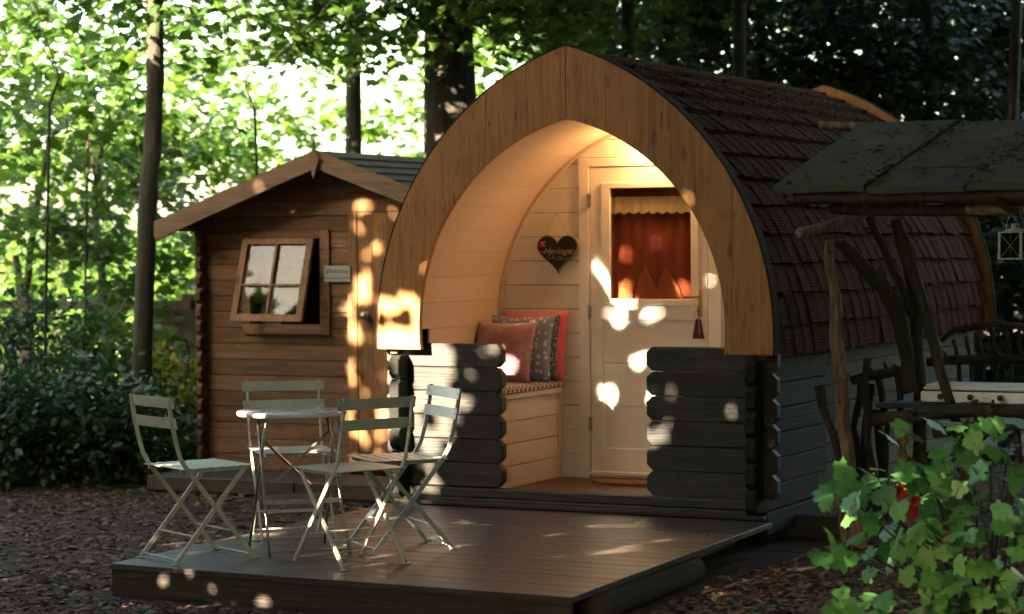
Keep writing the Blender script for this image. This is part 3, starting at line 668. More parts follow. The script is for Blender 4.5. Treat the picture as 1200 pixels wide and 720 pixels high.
# roof: shell and tiles
def roofpts(r, z0, n): return arcpts(OC, r, z0, n)
for s in (-1, 1):
    o_ = roofpts(1.70, .90, 24); i_ = roofpts(1.67, .90, 24)
    MB().slab([(s*x, z) for x, z in o_+i_[::-1]], 'xz', .09, 4.6).build('roof_deck', 'roofdark', pod)
a0 = math.asin((.915-OC[1])/1.70); a1 = math.acos(-OC[0]/1.70)
NC = 13; da = (a1-a0)/NC; TW = .166
for s in (-1, 1):
    mb = MB(); rnd = random.Random(3+s)
    for c in range(NC):
        ab = a0+c*da-.004; at_ = a0+(c+1)*da+.012
        if c == NC-1: at_ = a1
        y = .088-(.083 if c % 2 else 0)
        while y < 4.59:
            y0_, y1_ = max(y, .088), min(y+TW-.003, 4.595); y += TW
            if y1_-y0_ < .02: continue
            rb = 1.733+rnd.uniform(-.004, .004); rtp = 1.698; jj = rnd.uniform(-.006, .006)
            def P_(a, r, yy): return (s*(OC[0]+r*cos(a)), yy, OC[1]+r*sin(a))
            # pan shape: raised roll at one side
            ys_ = [y0_, y0_+(y1_-y0_)*.12, y0_+(y1_-y0_)*.24, y0_+(y1_-y0_)*.55, y1_]; hs = [.002, .007, .001, -.002, .0]
            m_ = len(ys_); vs = []
            rb += rnd.choice([0, 0, 0, .006]); 
            for a, rr_, hk in ((ab+jj, rb-.038, 0), (ab+jj, rb, 1), ((ab+at_)/2, (rb+rtp)/2+.002, 1), (at_, rtp, .6)):
                for yy, h in zip(ys_, hs): vs.append(P_(a, rr_+h*hk, yy))
            fs = []
            for r_ in range(3):
                for k in range(m_-1): fs.append([r_*m_+k, r_*m_+k+1, (r_+1)*m_+k+1, (r_+1)*m_+k])
                fs.append
            fs += [[0, m_, 2*m_, 3*m_], [m_-1, 4*m_-1, 3*m_-1, 2*m_-1]]
            mb.add(vs, fs)
    mb.build('roof_tiles', 'tile', pod)
rng = np.random.default_rng(31); pos = []
for _ in range(1300):
    a = a0+(a1-a0)*rng.beta(3.2, 1.5); c_ = (a-a0)/da; f_ = c_-int(c_); rr_ = 1.735-.033*f_+.004
    if rng.random() < .5: f_ = rng.uniform(0, .12); a = a0+(int(c_)+f_)*da; rr_ = 1.74-.02
    pos.append((OC[0]+rr_*cos(a), rng.uniform(.1, 4.58), OC[1]+rr_*sin(a)+.004))
cloud('roof_leaf_debris', 'litter', pos, .032, OVAL*np.array([.5, 1]), pod, 31, .8, up_bias=(.6, 0, .8), origin=pod.location, curl=.4)['kind'] = 'stuff'
mb = MB(); mb.tube([(0, .09, 2.655), (0, 2.3, 2.658), (0, 4.6, 2.655)], .028, 10); mb.build('ridge', 'tile', pod)
MB().box((.75, 4.0, 2.21), (1.02, 4.06, 2.245)).build('bracket', 'beige_y', pod) if False else None

# porch lamp over the door (thing of its own fixed to the wall is a lamp part here)
lamp = thing('porch_lamp', 'round bulkhead lamp glowing above the pod door', 'lamp', (.10, 1.10, 2.165))
m_ = MB(); pr = [(.001, 0), (.055, 0), (.055, .02), (.05, .026), (.001, .026)]
def lathe_y(prof, c, seg=28):
    mb = MB(); mb.lathe(prof, (0, 0, 0), seg); mb.v = [(c[0]+x, c[1]-z, c[2]+y) for x, y, z in mb.v]; return mb
lathe_y(pr, (.10, 1.083, 2.165)).build('lamp_base', 'white', lamp, True)
lathe_y([(.048, 0), (.046, .02), (.034, .036), (.015, .044), (.001, .045)], (.10, 1.056, 2.165)).build('lamp_glass', emit('lit_lamp_glass', (1, .66, .30), 6), lamp, True)
pl = bpy.data.lights.new('porch_lamp_light', 'POINT'); pl.energy = 1.0; pl.color = (1, .50, .17); pl.shadow_soft_size = .045
po = bpy.data.objects.new('porch_lamp_light', pl); COL.objects.link(po); po.parent = lamp; po.location = (0, -.12, -.0)

# bench in the porch
bench = thing('porch_bench', 'cream plank storage bench built into the left side of the porch', 'bench', (-.77, .65, .075))
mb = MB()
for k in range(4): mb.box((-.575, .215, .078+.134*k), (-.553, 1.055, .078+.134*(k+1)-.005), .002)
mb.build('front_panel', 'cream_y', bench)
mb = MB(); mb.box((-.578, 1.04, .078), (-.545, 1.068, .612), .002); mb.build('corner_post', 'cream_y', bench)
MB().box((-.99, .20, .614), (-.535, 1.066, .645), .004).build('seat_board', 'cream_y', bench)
def pillow(name, mat, label, c, w_, h_, th, rx, rz, grp, seed=0):
    n = 18; vs = []; fs = []
    for side in (-1, 1):
        for i in range(n+1):
            for j in range(n+1):
                u, v = 2*i/n-1, 2*j/n-1
                k = (max(0, (1-abs(u)**2.6))*max(0, (1-abs(v)**2.6)))**.5
                pin = 1-.07*(1-abs(v)**2)*abs(u)**3; pin2 = 1-.07*(1-abs(u)**2)*abs(v)**3
                wr = .006*noise.noise(Vector((u*3, v*3, seed)))*k
                vs.append((u*w_/2*pin, side*(th/2*k+.003)+wr, v*h_/2*pin2+h_/2))
    m1 = (n+1)**2
    for s in (0, 1):
        for i in range(n):
            for j in range(n):
                q_ = [s*m1+i*(n+1)+j, s*m1+(i+1)*(n+1)+j, s*m1+(i+1)*(n+1)+j+1, s*m1+i*(n+1)+j+1]; fs.append(q_ if s == 0 else q_[::-1])
    rim = [i*(n+1) for i in range(n)]+[n*(n+1)+j for j in range(n)]+[(n-i)*(n+1)+n for i in range(n)]+[n-j for j in range(n)]
    for a, b in zip(rim, rim[1:]+rim[:1]): fs.append([a, a+m1, b+m1, b])
    m_ = MB().add(vs, fs); o = m_.build(name, mat, smooth=True); o.location = c; o.rotation_euler = (rx, 0, rz); return tag(o, label, 'cushion', grp)
G = 'cushions leaning on the porch bench'
mb = MB(); mb.slab([(-.98, .21), (-.527, .21), (-.527, 1.066), (-.98, 1.066)], 'xy', .647, .69, .010)
tag(mb.build('seat_pad', 'pad', origin=(-.75, .64, .647)), 'thin brown seat pad with pale trellis pattern on the porch bench', 'seat pad')
pillow('cushion', 'coral', 'plain coral red cushion at the back against the porch wall', (-.725, 1.005, .69), .47, .44, .11, R(-9), 0, G, 1)
pillow('cushion', 'navy', 'dark patterned cushion squeezed between the coral and the blue one', (-.715, .915, .69), .43, .42, .09, R(-10), R(3), G, 2)
pillow('cushion', 'blue', 'blue grey spotted cushion behind the dusky pink one', (-.735, .845, .69), .43, .425, .09, R(-13), R(4), G, 3)
pillow('cushion', 'pink', 'dusky pink cushion with pale floral lines in front of the others', (-.79, .70, .69), .42, .39, .11, R(-15), R(-3), G, 4)

# door mat
pts = [(.28, .98)]+[(.0+.28*cos(a), .98-.26*sin(a)) for a in [pi*k/18 for k in range(19)]]
mb = MB(); mb.slab([(.0+.28*cos(pi*k/20), .99-.24*sin(pi*k/20)) for k in range(21)], 'xy', .076, .092, .004)
tag(mb.build('door_mat', 'coir', origin=(.0, .9, .076)), 'half round brown coir mat on the porch floor', 'mat')

# heart sign
hs_ = thing('heart_sign', 'black heart shaped slate sign hanging by a cord on the porch wall', 'sign', (-.56, 1.085, 1.36))
def heart(w_, h_, cx, cz, n=48):
    P = []
    for k in range(n):
        t_ = 2*pi*k/n; x = 16*sin(t_)**3; y = 13*cos(t_)-5*cos(2*t_)-2*cos(3*t_)-cos(4*t_); P.append((cx+x/32*w_, cz+(y+17)/29*h_))
    return P
mb = MB(); mb.slab(heart(.292, .245, -.560, 1.362), 'xz', 1.066, 1.084, .003); mb.build('rim', 'heartrim', hs_)
mb = MB(); mb.slab(heart(.272, .227, -.560, 1.373), 'xz', 1.060, 1.0655, .001); mb.build('slate', 'slateboard', hs_)
mb = MB(); mb.tube([(-.655, 1.072, 1.59), (-.567, 1.078, 1.745), (-.478, 1.072, 1.59)], .0028, 6); mb.tube([(-.567, 1.10, 1.745), (-.567, 1.07, 1.745)], .006, 8); mb.build('cord', 'cord', hs_)
def text(s, size, loc, parent, mat, shear=.35, name='lettering', depth=.0008):
    cu = bpy.data.curves.new('t', 'FONT'); cu.body = s; cu.size = size; cu.shear = shear; cu.align_x = 'CENTER'; cu.extrude = depth; cu.offset = -.0002
    o = bpy.data.objects.new('t', cu); COL.objects.link(o); bpy.context.view_layer.update()
    me = bpy.data.meshes.new_from_object(o); bpy.data.objects.remove(o); bpy.data.curves.remove(cu)
    me.name = name; me.materials.clear(); me.materials.append(M[mat]); r = bpy.data.objects.new(name, me); COL.objects.link(r)
    p = parent
    while p.parent: p = p.parent
    r.parent = parent; r.location = Vector(loc)-Vector(p.location); r.rotation_euler = (R(90), 0, 0); return r
text('Heritage', .056, (-.56, 1.0590, 1.487), hs_, 'chalk', .45)
mb = MB()
def swirl(cx, cz, r, a0_, a1_, k=1.0, n=14): mb.tube([(cx+r*(1-.5*i/n)*cos(a0_+(a1_-a0_)*i/n), 1.0585, cz+r*k*(1-.5*i/n)*sin(a0_+(a1_-a0_)*i/n)) for i in range(n+1)], .0013, 5)
swirl(-.672, 1.487, .020, 0, 5.5); swirl(-.60, 1.468, .026, 2, 7.5, .6); swirl(-.55, 1.462, .024, 3, 8, .6); swirl(-.455, 1.50, .018, 2, -4)
swirl(-.50, 1.468, .03, 3.4, 6.6, .7)
mb.build('flourish', 'chalk', hs_)
mb = MB(); mb.lathe([(.001, 0), (.016, .004), (.021, .014), (.014, .024), (.001, .028)], (-.662, 1.052, 1.527), 12); mb.build('rosebud', 'red', hs_, True)
mb = MB(); mb.tube([(-.675, 1.057, 1.562), (-.655, 1.055, 1.558), (-.64, 1.057, 1.565)], .004, 6); mb.build('ribbon', 'cord', hs_)

# key fob
fob = thing('key_fob', 'dark red tassel key fob hanging below the brass door handle', 'key fob', (.39, 1.07, 1.0))
mb = MB(); mb.tube([(.39+.022*cos(2*pi*k/16), 1.062, 1.115+.024*sin(2*pi*k/16)) for k in range(17)], .0022, 6); mb.build('ring', 'steel', fob)
mb = MB(); mb.add([(.376, 1.055, 1.085), (.402, 1.055, 1.085), (.424, 1.05, .965), (.358, 1.05, .965), (.376, 1.075, 1.085), (.402, 1.075, 1.085), (.424, 1.08, .965), (.358, 1.08, .965)], [[0, 3, 2, 1], [4, 5, 6, 7], [0, 1, 5, 4], [1, 2, 6, 5], [2, 3, 7, 6], [3, 0, 4, 7]])
mb.build('tassel', paint('dark_red_leather', (.05, .01, .01), .6), fob)
mb = MB(); mb.tube([(.398, 1.052, 1.10), (.402, 1.048, .99)], .0026, 6); mb.build('key', 'steel', fob)

# ================================================================== LOG CABIN
cab = thing('log_cabin', 'small brown log cabin with pitched roof left of the pod', 'cabin', (-2.59, 2.6, GZ))
CX0, CX1, CY0, CY1 = -3.70, -1.45, 1.75, 3.5; AX = -2.575
RY0 = 1.46; HALF = 1.34; ZA, ZE = 2.19, 1.71; SL = (ZA-ZE)/HALF
def rz(x): return ZA-SL*abs(x-AX)
LH = .1125; z = -.045; rows = []
while z < 2.1: rows.append(z); z += LH
WX0, WX1, WZ0, WZ1 = -3.285, -2.70, .985, 1.60      # window opening
DX0, DX1, DZ1 = -2.48, -1.75, 1.78
mb = MB()
for z in rows:
    z0, z1 = z+.0015, z+LH-.0015
    def pieces():
        segs = [(CX0-.06, CX1+.06)]
        for a, b, c, d in ((WX0, WX1, WZ0, WZ1), (DX0, DX1, -1, DZ1)):
            if z1 > c+.01 and z0 < d-.01:
                ns = []
                for s, e in segs:
                    if a > s and b < e: ns += [(s, a), (b, e)]
                    else: ns.append((s, e))
                segs = ns
        return segs
    if z0 > 1.62:
        # gable: trim with the roof line
        hx = (ZA-.03-z1)/SL; hx0 = (ZA-.03-z0)/SL
        xa, xb = max(CX0-.06, AX-hx), min(CX1+.06, AX+hx)
        xa0, xb0 = max(CX0-.06, AX-hx0), min(CX1+.06, AX+hx0)
        if xb-xa < .05: continue
        if z0 < DZ1-.01 : mb.slab([(xa0, z0), (DX0, z0), (DX0, z1), (xa, z1)], 'xz', CY0, CY0+.045, .004); mb.slab([(DX1, z0), (xb0, z0), (xb, z1), (DX1, z1)], 'xz', CY0, CY0+.045, .004)
        else: mb.slab([(xa0, z0), (xb0, z0), (xb, z1), (xa, z1)], 'xz', CY0, CY0+.045, .004)
        continue
    for s, e in pieces():
        mb.slab(hexend(s, e, z0, z1, s < CX0, e > CX1, .026), 'xz', CY0, CY0+.045, .005)
mb.build('front_wall', 'cab_x', cab)
for X0, X1, nm in ((CX0, CX0+.045, 'side_wall'), (CX1-.045, CX1, 'side_wall')):
    mb = MB()
    for z in rows:
        if z > 1.66: break
        mb.slab(hexend(CY0-.10, CY1+.1, z-.056+.0015, z-.056+LH-.0015, True, True, .03), 'yz', X0, X1, .005)
    mb.build(nm, 'cab_y', cab)
# back wall with a window opening that the sky shines through
bw0, bw1 = at(297, 290, CY1), at(340, 374, CY1)
mb = MB(); BX0, BX1, BZ0, BZ1 = bw0.x-.03, bw1.x+.03, bw1.z-.02, bw0.z+.03
for a, b in (((CX0+.05, CY1, -.05), (BX0, CY1+.045, 1.7)), ((BX1, CY1, -.05), (CX1-.05, CY1+.045, 1.7)), ((BX0, CY1, -.05), (BX1, CY1+.045, BZ0)), ((BX0, CY1, BZ1), (BX1, CY1+.045, 1.7))): mb.box(a, b)
mb.slab([(CX0+.05, 1.70), (CX1-.05, 1.70), (AX, 2.12)], 'xz', CY1, CY1+.045); mb.build('back_wall', 'cab_x', cab)
mb = MB(); xm = (BX0+BX1)/2; mb.box((xm-.012, CY1-.01, BZ0), (xm+.012, CY1+.03, BZ1)); zm = BZ0+(BZ1-BZ0)*.38; mb.box((BX0, CY1-.008, zm-.01), (BX1, CY1+.028, zm+.01)); mb.build('back_window_bars', 'cab_z', cab)
MB().box((CX0+.05, CY0+.05, -.06), (CX1-.05, CY1, -.02)).build('floor', 'cab_x', cab)
# roof
for s in (-1, 1):
    mb = MB()
    ncr = 9
    for k in range(ncr):
        a, b = k/ncr, (k+1)/ncr+.02
        xa, xb = AX+s*HALF*a, AX+s*HALF*min(b, 1.0); za, zb_ = rz(xa)+.008, rz(xb)+.022
        y = RY0+.01
        while y < 3.78:
            y1_ = min(y+.24, 3.8)
            mb.add([(xa, y, za), (xa, y1_-.004, za), (xb, y1_-.004, zb_), (xb, y, zb_), (xa, y, za-.02), (xa, y1_-.004, za-.02), (xb, y1_-.004, zb_-.018), (xb, y, zb_-.018)], [[0, 1, 2, 3], [7, 6, 5, 4], [0, 3, 7, 4], [1, 5, 6, 2], [3, 2, 6, 7], [0, 4, 5, 1]]); y += .24
    mb.build('roof', 'felt', cab)
    xa, xb = AX, AX+s*HALF
    mb = MB(); mb.slab([(xa, rz(xa)-.022), (xb, rz(xb)-.022), (xb, rz(xb)-.045), (xa, rz(xa)-.045)], 'xz', RY0+.03, 3.78); mb.build('roof_boards', 'cab_y', cab)
    mb = MB(); mb.slab([(xa+s*.002, rz(xa)+.012), (xb, rz(xb)+.012), (xb, rz(xb)-.085), (xb-s*.02, rz(xb)-.115), (xa+s*.002, rz(xa)-.115)], 'xz', RY0, RY0+.024, .003); mb.build('bargeboard', 'barge', cab)
mb = MB(); zt = ZA+.012; mb.slab([(AX-.05, zt-.06), (AX, zt-.20), (AX+.05, zt-.06), (AX+.012, zt+.0), (AX, zt+.07), (AX-.012, zt+.0)], 'xz', RY0-.026, RY0-.003, .003); mb.build('finial', 'barge', cab)
mb = MB(); mb.box((CX0-.02, RY0+.03, 1.655), (CX0+.04, CY0-.1, 1.72), .003); mb.box((CX1-.04, RY0+.03, 1.655), (CX1+.02, CY0-.1, 1.72), .003); mb.build('purlin', 'cab_y', cab)
# window frame, sash
win = MB()
fx0, fx1, fz0, fz1 = -3.345, -2.632, .925, 1.66
for a, b in (((fx0, CY0-.022, fz0+.075), (fx0+.06, CY0-.001, fz1)), ((fx1-.075, CY0-.022, fz0), (fx1, CY0-.001, fz1)), ((fx0+.061, CY0-.022, fz1-.06), (fx1-.076, CY0-.001, fz1)), ((fx0, CY0-.024, fz0), (fx1-.076, CY0-.001, fz0+.073))): win.box(a, b, .003)
win_o = win.build('window', 'cab_x', cab)
# sash hung from the top and pushed open at the bottom
th = R(17); H0 = Vector((0, CY0-.03, 1.60)); SW0, SW1, SH = -3.318, -2.735, .60
def sp(x, d, t_=0): return (x, H0.y-sin(th)*d-cos(th)*t_, H0.z-cos(th)*d+sin(th)*(-t_)*0-0*t_)
def sbox(mb, x0, x1, d0, d1, t0, t1):
    vs = [sp(x, d, t_) for x in (x0, x1) for d in (d0, d1) for t_ in (t0, t1)]
    mb.add(vs, [[0, 1, 3, 2], [4, 6, 7, 5], [0, 4, 5, 1], [2, 3, 7, 6], [0, 2, 6, 4], [1, 5, 7, 3]])
mb = MB()
sbox(mb, SW0, SW0+.05, 0, SH, 0, .03); sbox(mb, SW1-.05, SW1, 0, SH, 0, .03); sbox(mb, SW0+.051, SW1-.051, 0, .04, 0, .03); sbox(mb, SW0+.051, SW1-.051, SH-.05, SH, 0, .03)
sash = mb.build('sash', 'cab_z', win_o)
mb = MB(); xm = (SW0+SW1)/2; sbox(mb, xm-.009, xm+.009, .041, SH-.051, .008, .03); sbox(mb, SW0+.051, xm-.010, .33, .345, .008, .03); sbox(mb, xm+.010, SW1-.051, .33, .345, .008, .03); mb.build('glazing_bar', 'cab_z', win_o)
mb = MB(); sbox(mb, SW0+.045, SW1-.045, .035, SH-.045, .004, .006); mb.build('pane', 'glass_thin', win_o)
# curtain inside
mb = MB(); vs = []; n = 16
for i in range(n+1):
    f = i/n; vs += [(WX0+.02+.07*f, CY0+.10+.012*sin(i*1.7), 1.6), (WX0+.02+(.16)*f, CY0+.10+.012*sin(i*1.7), .98)]
mb.add(vs, [[2*i, 2*i+1, 2*i+3, 2*i+2] for i in range(n)]); mb.build('curtain', fabric('pale_curtain', (.30, .33, .32)), cab)
# door
mb = MB(); mb.box((DX0-.004, CY0-.020, -.02), (DX0+.07, CY0-.001, DZ1), .003); mb.box((DX1-.07, CY0-.020, -.02), (DX1+.004, CY0-.001, DZ1), .003); mb.box((DX0-.004, CY0-.022, DZ1+.001), (DX1+.004, CY0-.001, DZ1+.09), .003); mb.build('door_frame', 'cab_z', cab)
mb = MB(); x = DX0+.073
while x < DX1-.08: mb.box((x, CY0-.012, -.01), (min(x+.118, DX1-.072), CY0+.03, DZ1-.002), .003); x += .1215
cd_ = mb.build('door', 'cab_z', cab)
mb = lathe_y([(.030, 0), (.030, .006), (.012, .01), (.012, .03), (.026, .038), (.030, .05), (.024, .064), (.001, .068)], (-2.335, CY0-.012, 1.062), 20); mb.build('handle', 'steel', cd_, True)
# plank step
mb = MB(); mb.box((-3.70, 1.05, -.135), (-2.52, 1.64, -.03), .008); mb.box((-2.515, 1.06, -.135), (-1.35, 1.64, -.03), .008); mb.box((-3.66, 1.08, GZ-.02), (-1.4, 1.6, -.136))
mb.build('step', wood('dark_weathered_step', (.06, .045, .034), axis=0, var=.15, stain=.4), cab)
# plaque
pq = thing('plaque', 'small pale blue grey welcome plaque beside the cabin door', 'sign', (-2.56, CY0-.03, 1.30))
mb = MB(); mb.box((-2.662, CY0-.036, 1.298), (-2.455, CY0-.024, 1.408), .002); mb.build('board', 'plaque', pq)
text('Welcome', .046, (-2.563, CY0-.037, 1.357), pq, 'ink', .35); text('Now Gone You Rest', .0235, (-2.56, CY0-.037, 1.316), pq, 'ink', .35)
mb = MB()
for x in (-2.652, -2.465): mb.slab(circ(x, 1.396, .005, 10), 'xz', CY0-.039, CY0-.0361)
mb.build('screw', 'ink', pq)
mb = MB(); mb.slab(circ(-2.638, 1.362, .010, 12), 'xz', CY0-.038, CY0-.0361); mb.slab(circ(-2.482, 1.362, .010, 12), 'xz', CY0-.038, CY0-.0361); mb.build('printed_flower', paint('ochre_print', (.28, .16, .07)), pq)

# ================================================================== FURNITURE
def chair(label, loc, ang, mat, seed):
    t = local(thing('folding_chair', label, 'chair', loc, ang, 'folding bistro chairs round the table'))
    W = .195; rnd = random.Random(seed)
    lp = [(-.268, .82), (-.25, .70), (-.228, .60), (-.205, .52), (-.165, .455)]
    for s in (-1, 1):
        mb = MB(); y = s*W
        for (xa, za), (xb, zb) in zip(lp, lp[1:]): mb.bar((xa, y, za), (xb, y, zb), .020, .009)
        mb.bar((-.170, y, .462), (.200, y, .008), .022, .009); mb.box((.188, y-.008, 0), (.225, y+.008, .006)); mb.build('back_upright', mat, t)
        mb = MB(); y = s*(W-.014); mb.bar((.155, y, .448), (-.225, y, .008), .022, .009); mb.box((-.25, y-.008, 0), (-.213, y+.008, .006)); mb.build('leg', mat, t)
        mb = MB(); mb.bar((-.19, s*(W-.027), .452), (.185, s*(W-.027), .452), .018, .008); mb.build('seat_rail', mat, t)
    for z in (.79, .69):
        mb = MB(); n = 8; xb = -.262 if z > .75 else -.247
        P = [(-.010*(1-(2*i/n-1)**2), (2*i/n-1)*.222) for i in range(n+1)]
        for (a, ya), (b, yb) in zip(P, P[1:]):
            vs = [(xb+.006+c+dx-(zz)*.2, yy, z+zz) for c, yy in ((a, ya), (b, yb)) for dx in (0, .005) for zz in (-.026, .026)]
            mb.add(vs, [[0, 1, 3, 2], [4, 6, 7, 5], [0, 4, 5, 1], [2, 3, 7, 6], [0, 2, 6, 4], [1, 5, 7, 3]])
        sl = mb.build('back_slat', mat, t)
        mb = MB()
        for s in (-1, 1): mb.lathe([(.001, 0), (.006, .001), (.004, .004), (.001, .005)], (xb+.012, s*W, z), 8)
        mb.build('rivet', 'steel', sl)
    for k in range(7):
        x = -.195+.0585*k+(.003 if k else 0); mb = MB(); mb.box((x, -.208, .462), (x+.043, .208, .4675), .0015); mb.build('seat_slat', mat, t)
    for (x, z, ww) in ((.187, .022, W), (-.212, .022, W-.014)): mb = MB(); mb.tube([(x, -ww, z), (x, ww, z)], .0045, 8); mb.build('foot_rail', mat, t)
    mb = MB(); mb.bar((-.12, -W+.02, .13), (-.12, W-.02, .13), .018, .005, (0, 0, 1)); mb.bar((.09, -W+.02, .145), (.09, W-.02, .145), .018, .005, (0, 0, 1)); mb.build('stretcher', mat, t)
    return t
chair('sage green folding chair at the left edge of the deck, its seat shining', (-.851, -2.519, 0.001), R(62.7), 'sage', 1)
chair('sage green folding chair nearest the camera, back slats turned to the viewer', (-.079, -2.357, 0.001), R(152.8), 'sage', 2)
chair('blue grey folding chair nearest the log wall of the pod', (-.122, -1.797, 0.001), R(-130), 'slate_blue', 3)
chair('grey green folding chair standing behind the round table', (-.847, -1.645, 0.001), R(-48), 'sage_grey', 4)

tb = local(thing('bistro_table', 'small round pale grey metal table among the folding chairs', 'table', (-.57, -2.09, 0.001)))
mb = MB(); mb.lathe([(.001, .698), (.262, .698), (.268, .690), (.278, .690), (.281, .700), (.278, .711), (.25, .7135), (.001, .7125)], seg=56); mb.build('tabletop', 'grey_top', tb, True)
c0 = Vector((-.57, -2.09, 0))
def rel(x, y, z): return (x-c0.x, y-c0.y, z)
F1, F2, B1, B2 = (-.504, -2.415), (-.202, -2.146), (-.845, -2.073), (-.559, -1.80)
dv = Vector((-.71, .70)); 
for (a, b, s) in ((F1, F2, 1), (B1, B2, -1)):
    tops = []
    for p in (a, b):
        inw = (Vector((c0.x, c0.y))-Vector(p)); tp = Vector(p)+dv*s*.36
        tp = tp+(Vector((c0.x, c0.y))-tp)*.12; tops.append(tp)
        mb = MB(); m1 = Vector(p).lerp(tp, .55)
        mb.tube([rel(p[0], p[1], .004), rel(*Vector(p).lerp(tp, .35), .24), rel(*m1, .40), rel(*tp, .695)], [.008, .008, .008, .008], 8); mb.build('leg', 'steel', tb, True)
    q1, q2 = Vector(a).lerp(tops[0], .36), Vector(b).lerp(tops[1], .36)
    mb = MB(); mb.bar(rel(*q1, .265), rel(*q2, .265), .024, .005, (0, 0, 1) if False else (dv.x, dv.y, 0)); mb.build('stretcher', 'steel', tb)
    mb = MB(); mb.bar(rel(*tops[0], .692), rel(*tops[1], .692), .012, .02, (0, 0, 1)); mb.build('top_rail', 'steel', tb)
    g1 = Vector(a).lerp(tops[0], .04); g2 = Vector(b).lerp(tops[1], .04)
    mb = MB(); mb.tube([rel(*g1, .03), rel(*g2, .03)], .004, 6); mb.build('foot_rail', 'steel', tb)
mb = MB(); mb.bar(rel(-.72, -2.2, .60), rel(-.50, -2.03, .33), .014, .005); mb.bar(rel(-.42, -1.98, .60), rel(-.62, -2.16, .36), .014, .005); mb.build('brace', 'steel', tb)

# ================================================================== RUSTIC SHELTER
sh = thing('rustic_shelter', 'lean to shelter of bark poles with mossy board roof right of the pod', 'shelter', (2.3, .6, GZ))
# roof boards, sloping up towards the back
seams = [(1.215, 1.44), (1.765, 2.03), (2.32, 2.60), (2.87, 3.17), (3.42, 3.74)]
for k in range(4):
    (a, a2), (b, b2) = seams[k], seams[k+1]; g_ = .008; dz = random.uniform(-.006, .006)
    n = 8; vs = []
    for i in range(n+1):
        for j in range(n+1):
            f, h = i/n, j/n; x = (a+g_)*(1-h)+(a2+g_)*h; x_ = (b-g_)*(1-h)+(b2-g_)*h; xx = x*(1-f)+x_*f
            vs.append((xx, .08+.95*h, 1.853+.395*h+dz+.010*noise.noise(Vector((xx*2, h*2, k)))))
    m1 = (n+1)**2; vs += [(x, y, z-.034) for x, y, z in vs]; fs = []
    for i in range(n):
        for j in range(n):
            q_ = [i*(n+1)+j, (i+1)*(n+1)+j, (i+1)*(n+1)+j+1, i*(n+1)+j+1]; fs += [q_, [m1+v for v in q_[::-1]]]
    rim = [i*(n+1) for i in range(n)]+[n*(n+1)+j for j in range(n)]+[(n-i)*(n+1)+n for i in range(n)]+[n-j for j in range(n)]
    for p, q_ in zip(rim, rim[1:]+rim[:1]): fs.append([q_, p, p+m1, q_+m1])
    MB().add(vs, fs).build('roof_board', 'shelter_roof', sh)
rng = np.random.default_rng(5); pos = []
for k in range(520):
    h = rng.uniform(.02, .98); s = rng.choice([1.765, 2.32, 2.87]) if rng.random() < .45 else None
    x = rng.uniform(1.3, 3.6)+.25*h if s is None else s+.27*h+rng.normal()*.04
    pos.append((x, .08+.95*h, 1.853+.395*h+.014))
cloud('fallen_leaf_debris', 'litter', pos, .045, OVAL*np.array([.55, 1]), sh, 5, .8, origin=sh.location, curl=.5)['kind'] = 'stuff'
rg = random.Random(11)
def branch(mb, pix, rads, seg=10, jit=.25, knobs=3):
    P = [at(px, py, y) for px, py, y in pix]; D = []; RR = []
    for i in range(len(P)-1):
        for k in range(5):
            a = k/5; q = P[i].lerp(P[i+1], a); q += Vector((noise.noise(q*6), noise.noise(q*6+Vector((5, 5, 5))), 0))*.018; D.append(q); RR.append(rads[i]*(1-a)+rads[i+1]*a)
    D.append(P[-1]); RR.append(rads[-1]); mb.tube(D, RR, seg, jit)
    for _ in range(knobs):
        i = rg.randint(1, len(D)-2); d = Vector((rg.uniform(-1, 1), rg.uniform(-1, .2), rg.uniform(.1, 1))).normalized(); mb.tube([D[i], D[i]+d*RR[i]*1.5, D[i]+d*RR[i]*2.4], [RR[i]*.5, RR[i]*.4, RR[i]*.15], 6, .3)
def bpart(name, pix, rads, mat, parent, **kw):
    mb = MB(); branch(mb, pix, rads, **kw); return mb.build(name, mat, parent, True)
bpart('post', [(972, 283, .20), (976, 340, .19), (981, 400, .2), (986, 450, .2), (991, 520, .2), (1003, 600, .2), (1008, 655, .2)], [.030, .029, .036, .034, .038, .040, .042], 'bark_pale', sh, jit=.3, knobs=7)
bpart('post', [(1052, 258, .75), (1062, 300, .75), (1072, 350, .75), (1076, 430, .75), (1078, 520, .75), (1082, 620, .75)], [.038, .038, .036, .034, .04, .04], 'bark_log', sh)
bpart('post', [(1050, 258, .5), (1070, 320, .5), (1088, 380, .5), (1105, 440, .5), (1122, 500, .5), (1135, 600, .5)], [.030, .032, .030, .03, .03, .03], 'bark_log', sh)
bpart('brace', [(985, 285, .3), (1010, 310, .35), (1035, 335, .4), (1050, 365, .45), (1060, 400, .5), (1068, 460, .5)], [.035, .04, .045, .045, .04, .04], 'bark_log', sh)
bpart('brace', [(1018, 255, .5), (1035, 290, .5), (1055, 330, .5), (1068, 370, .5)], [.022, .022, .024, .02], 'bark_log', sh)
bpart('brace', [(958, 452, .25), (970, 490, .25), (985, 540, .25), (995, 620, .25)], [.026, .022, .026, .03], 'bark_log', sh, jit=.4, knobs=6)
bpart('brace', [(990, 540, .3), (985, 590, .3), (992, 650, .3)], [.022, .025, .03], 'bark_pale', sh, jit=.4)
bpart('brace', [(1018, 420, .4), (1012, 470, .4), (1020, 530, .4), (1028, 600, .4)], [.02, .024, .022, .026], 'bark_log', sh, jit=.4)
mb = MB(); mb.tube([(3.6, 1.0, GZ), (3.6, 1.0, 2.2)], [.05, .045], 10, .2); mb.build('post', 'bark_log', sh, True)
mb = MB(); mb.tube([(3.5, .2, GZ), (3.5, .2, 1.75)], [.05, .045], 10, .2); mb.build('post', 'bark_log', sh, True)
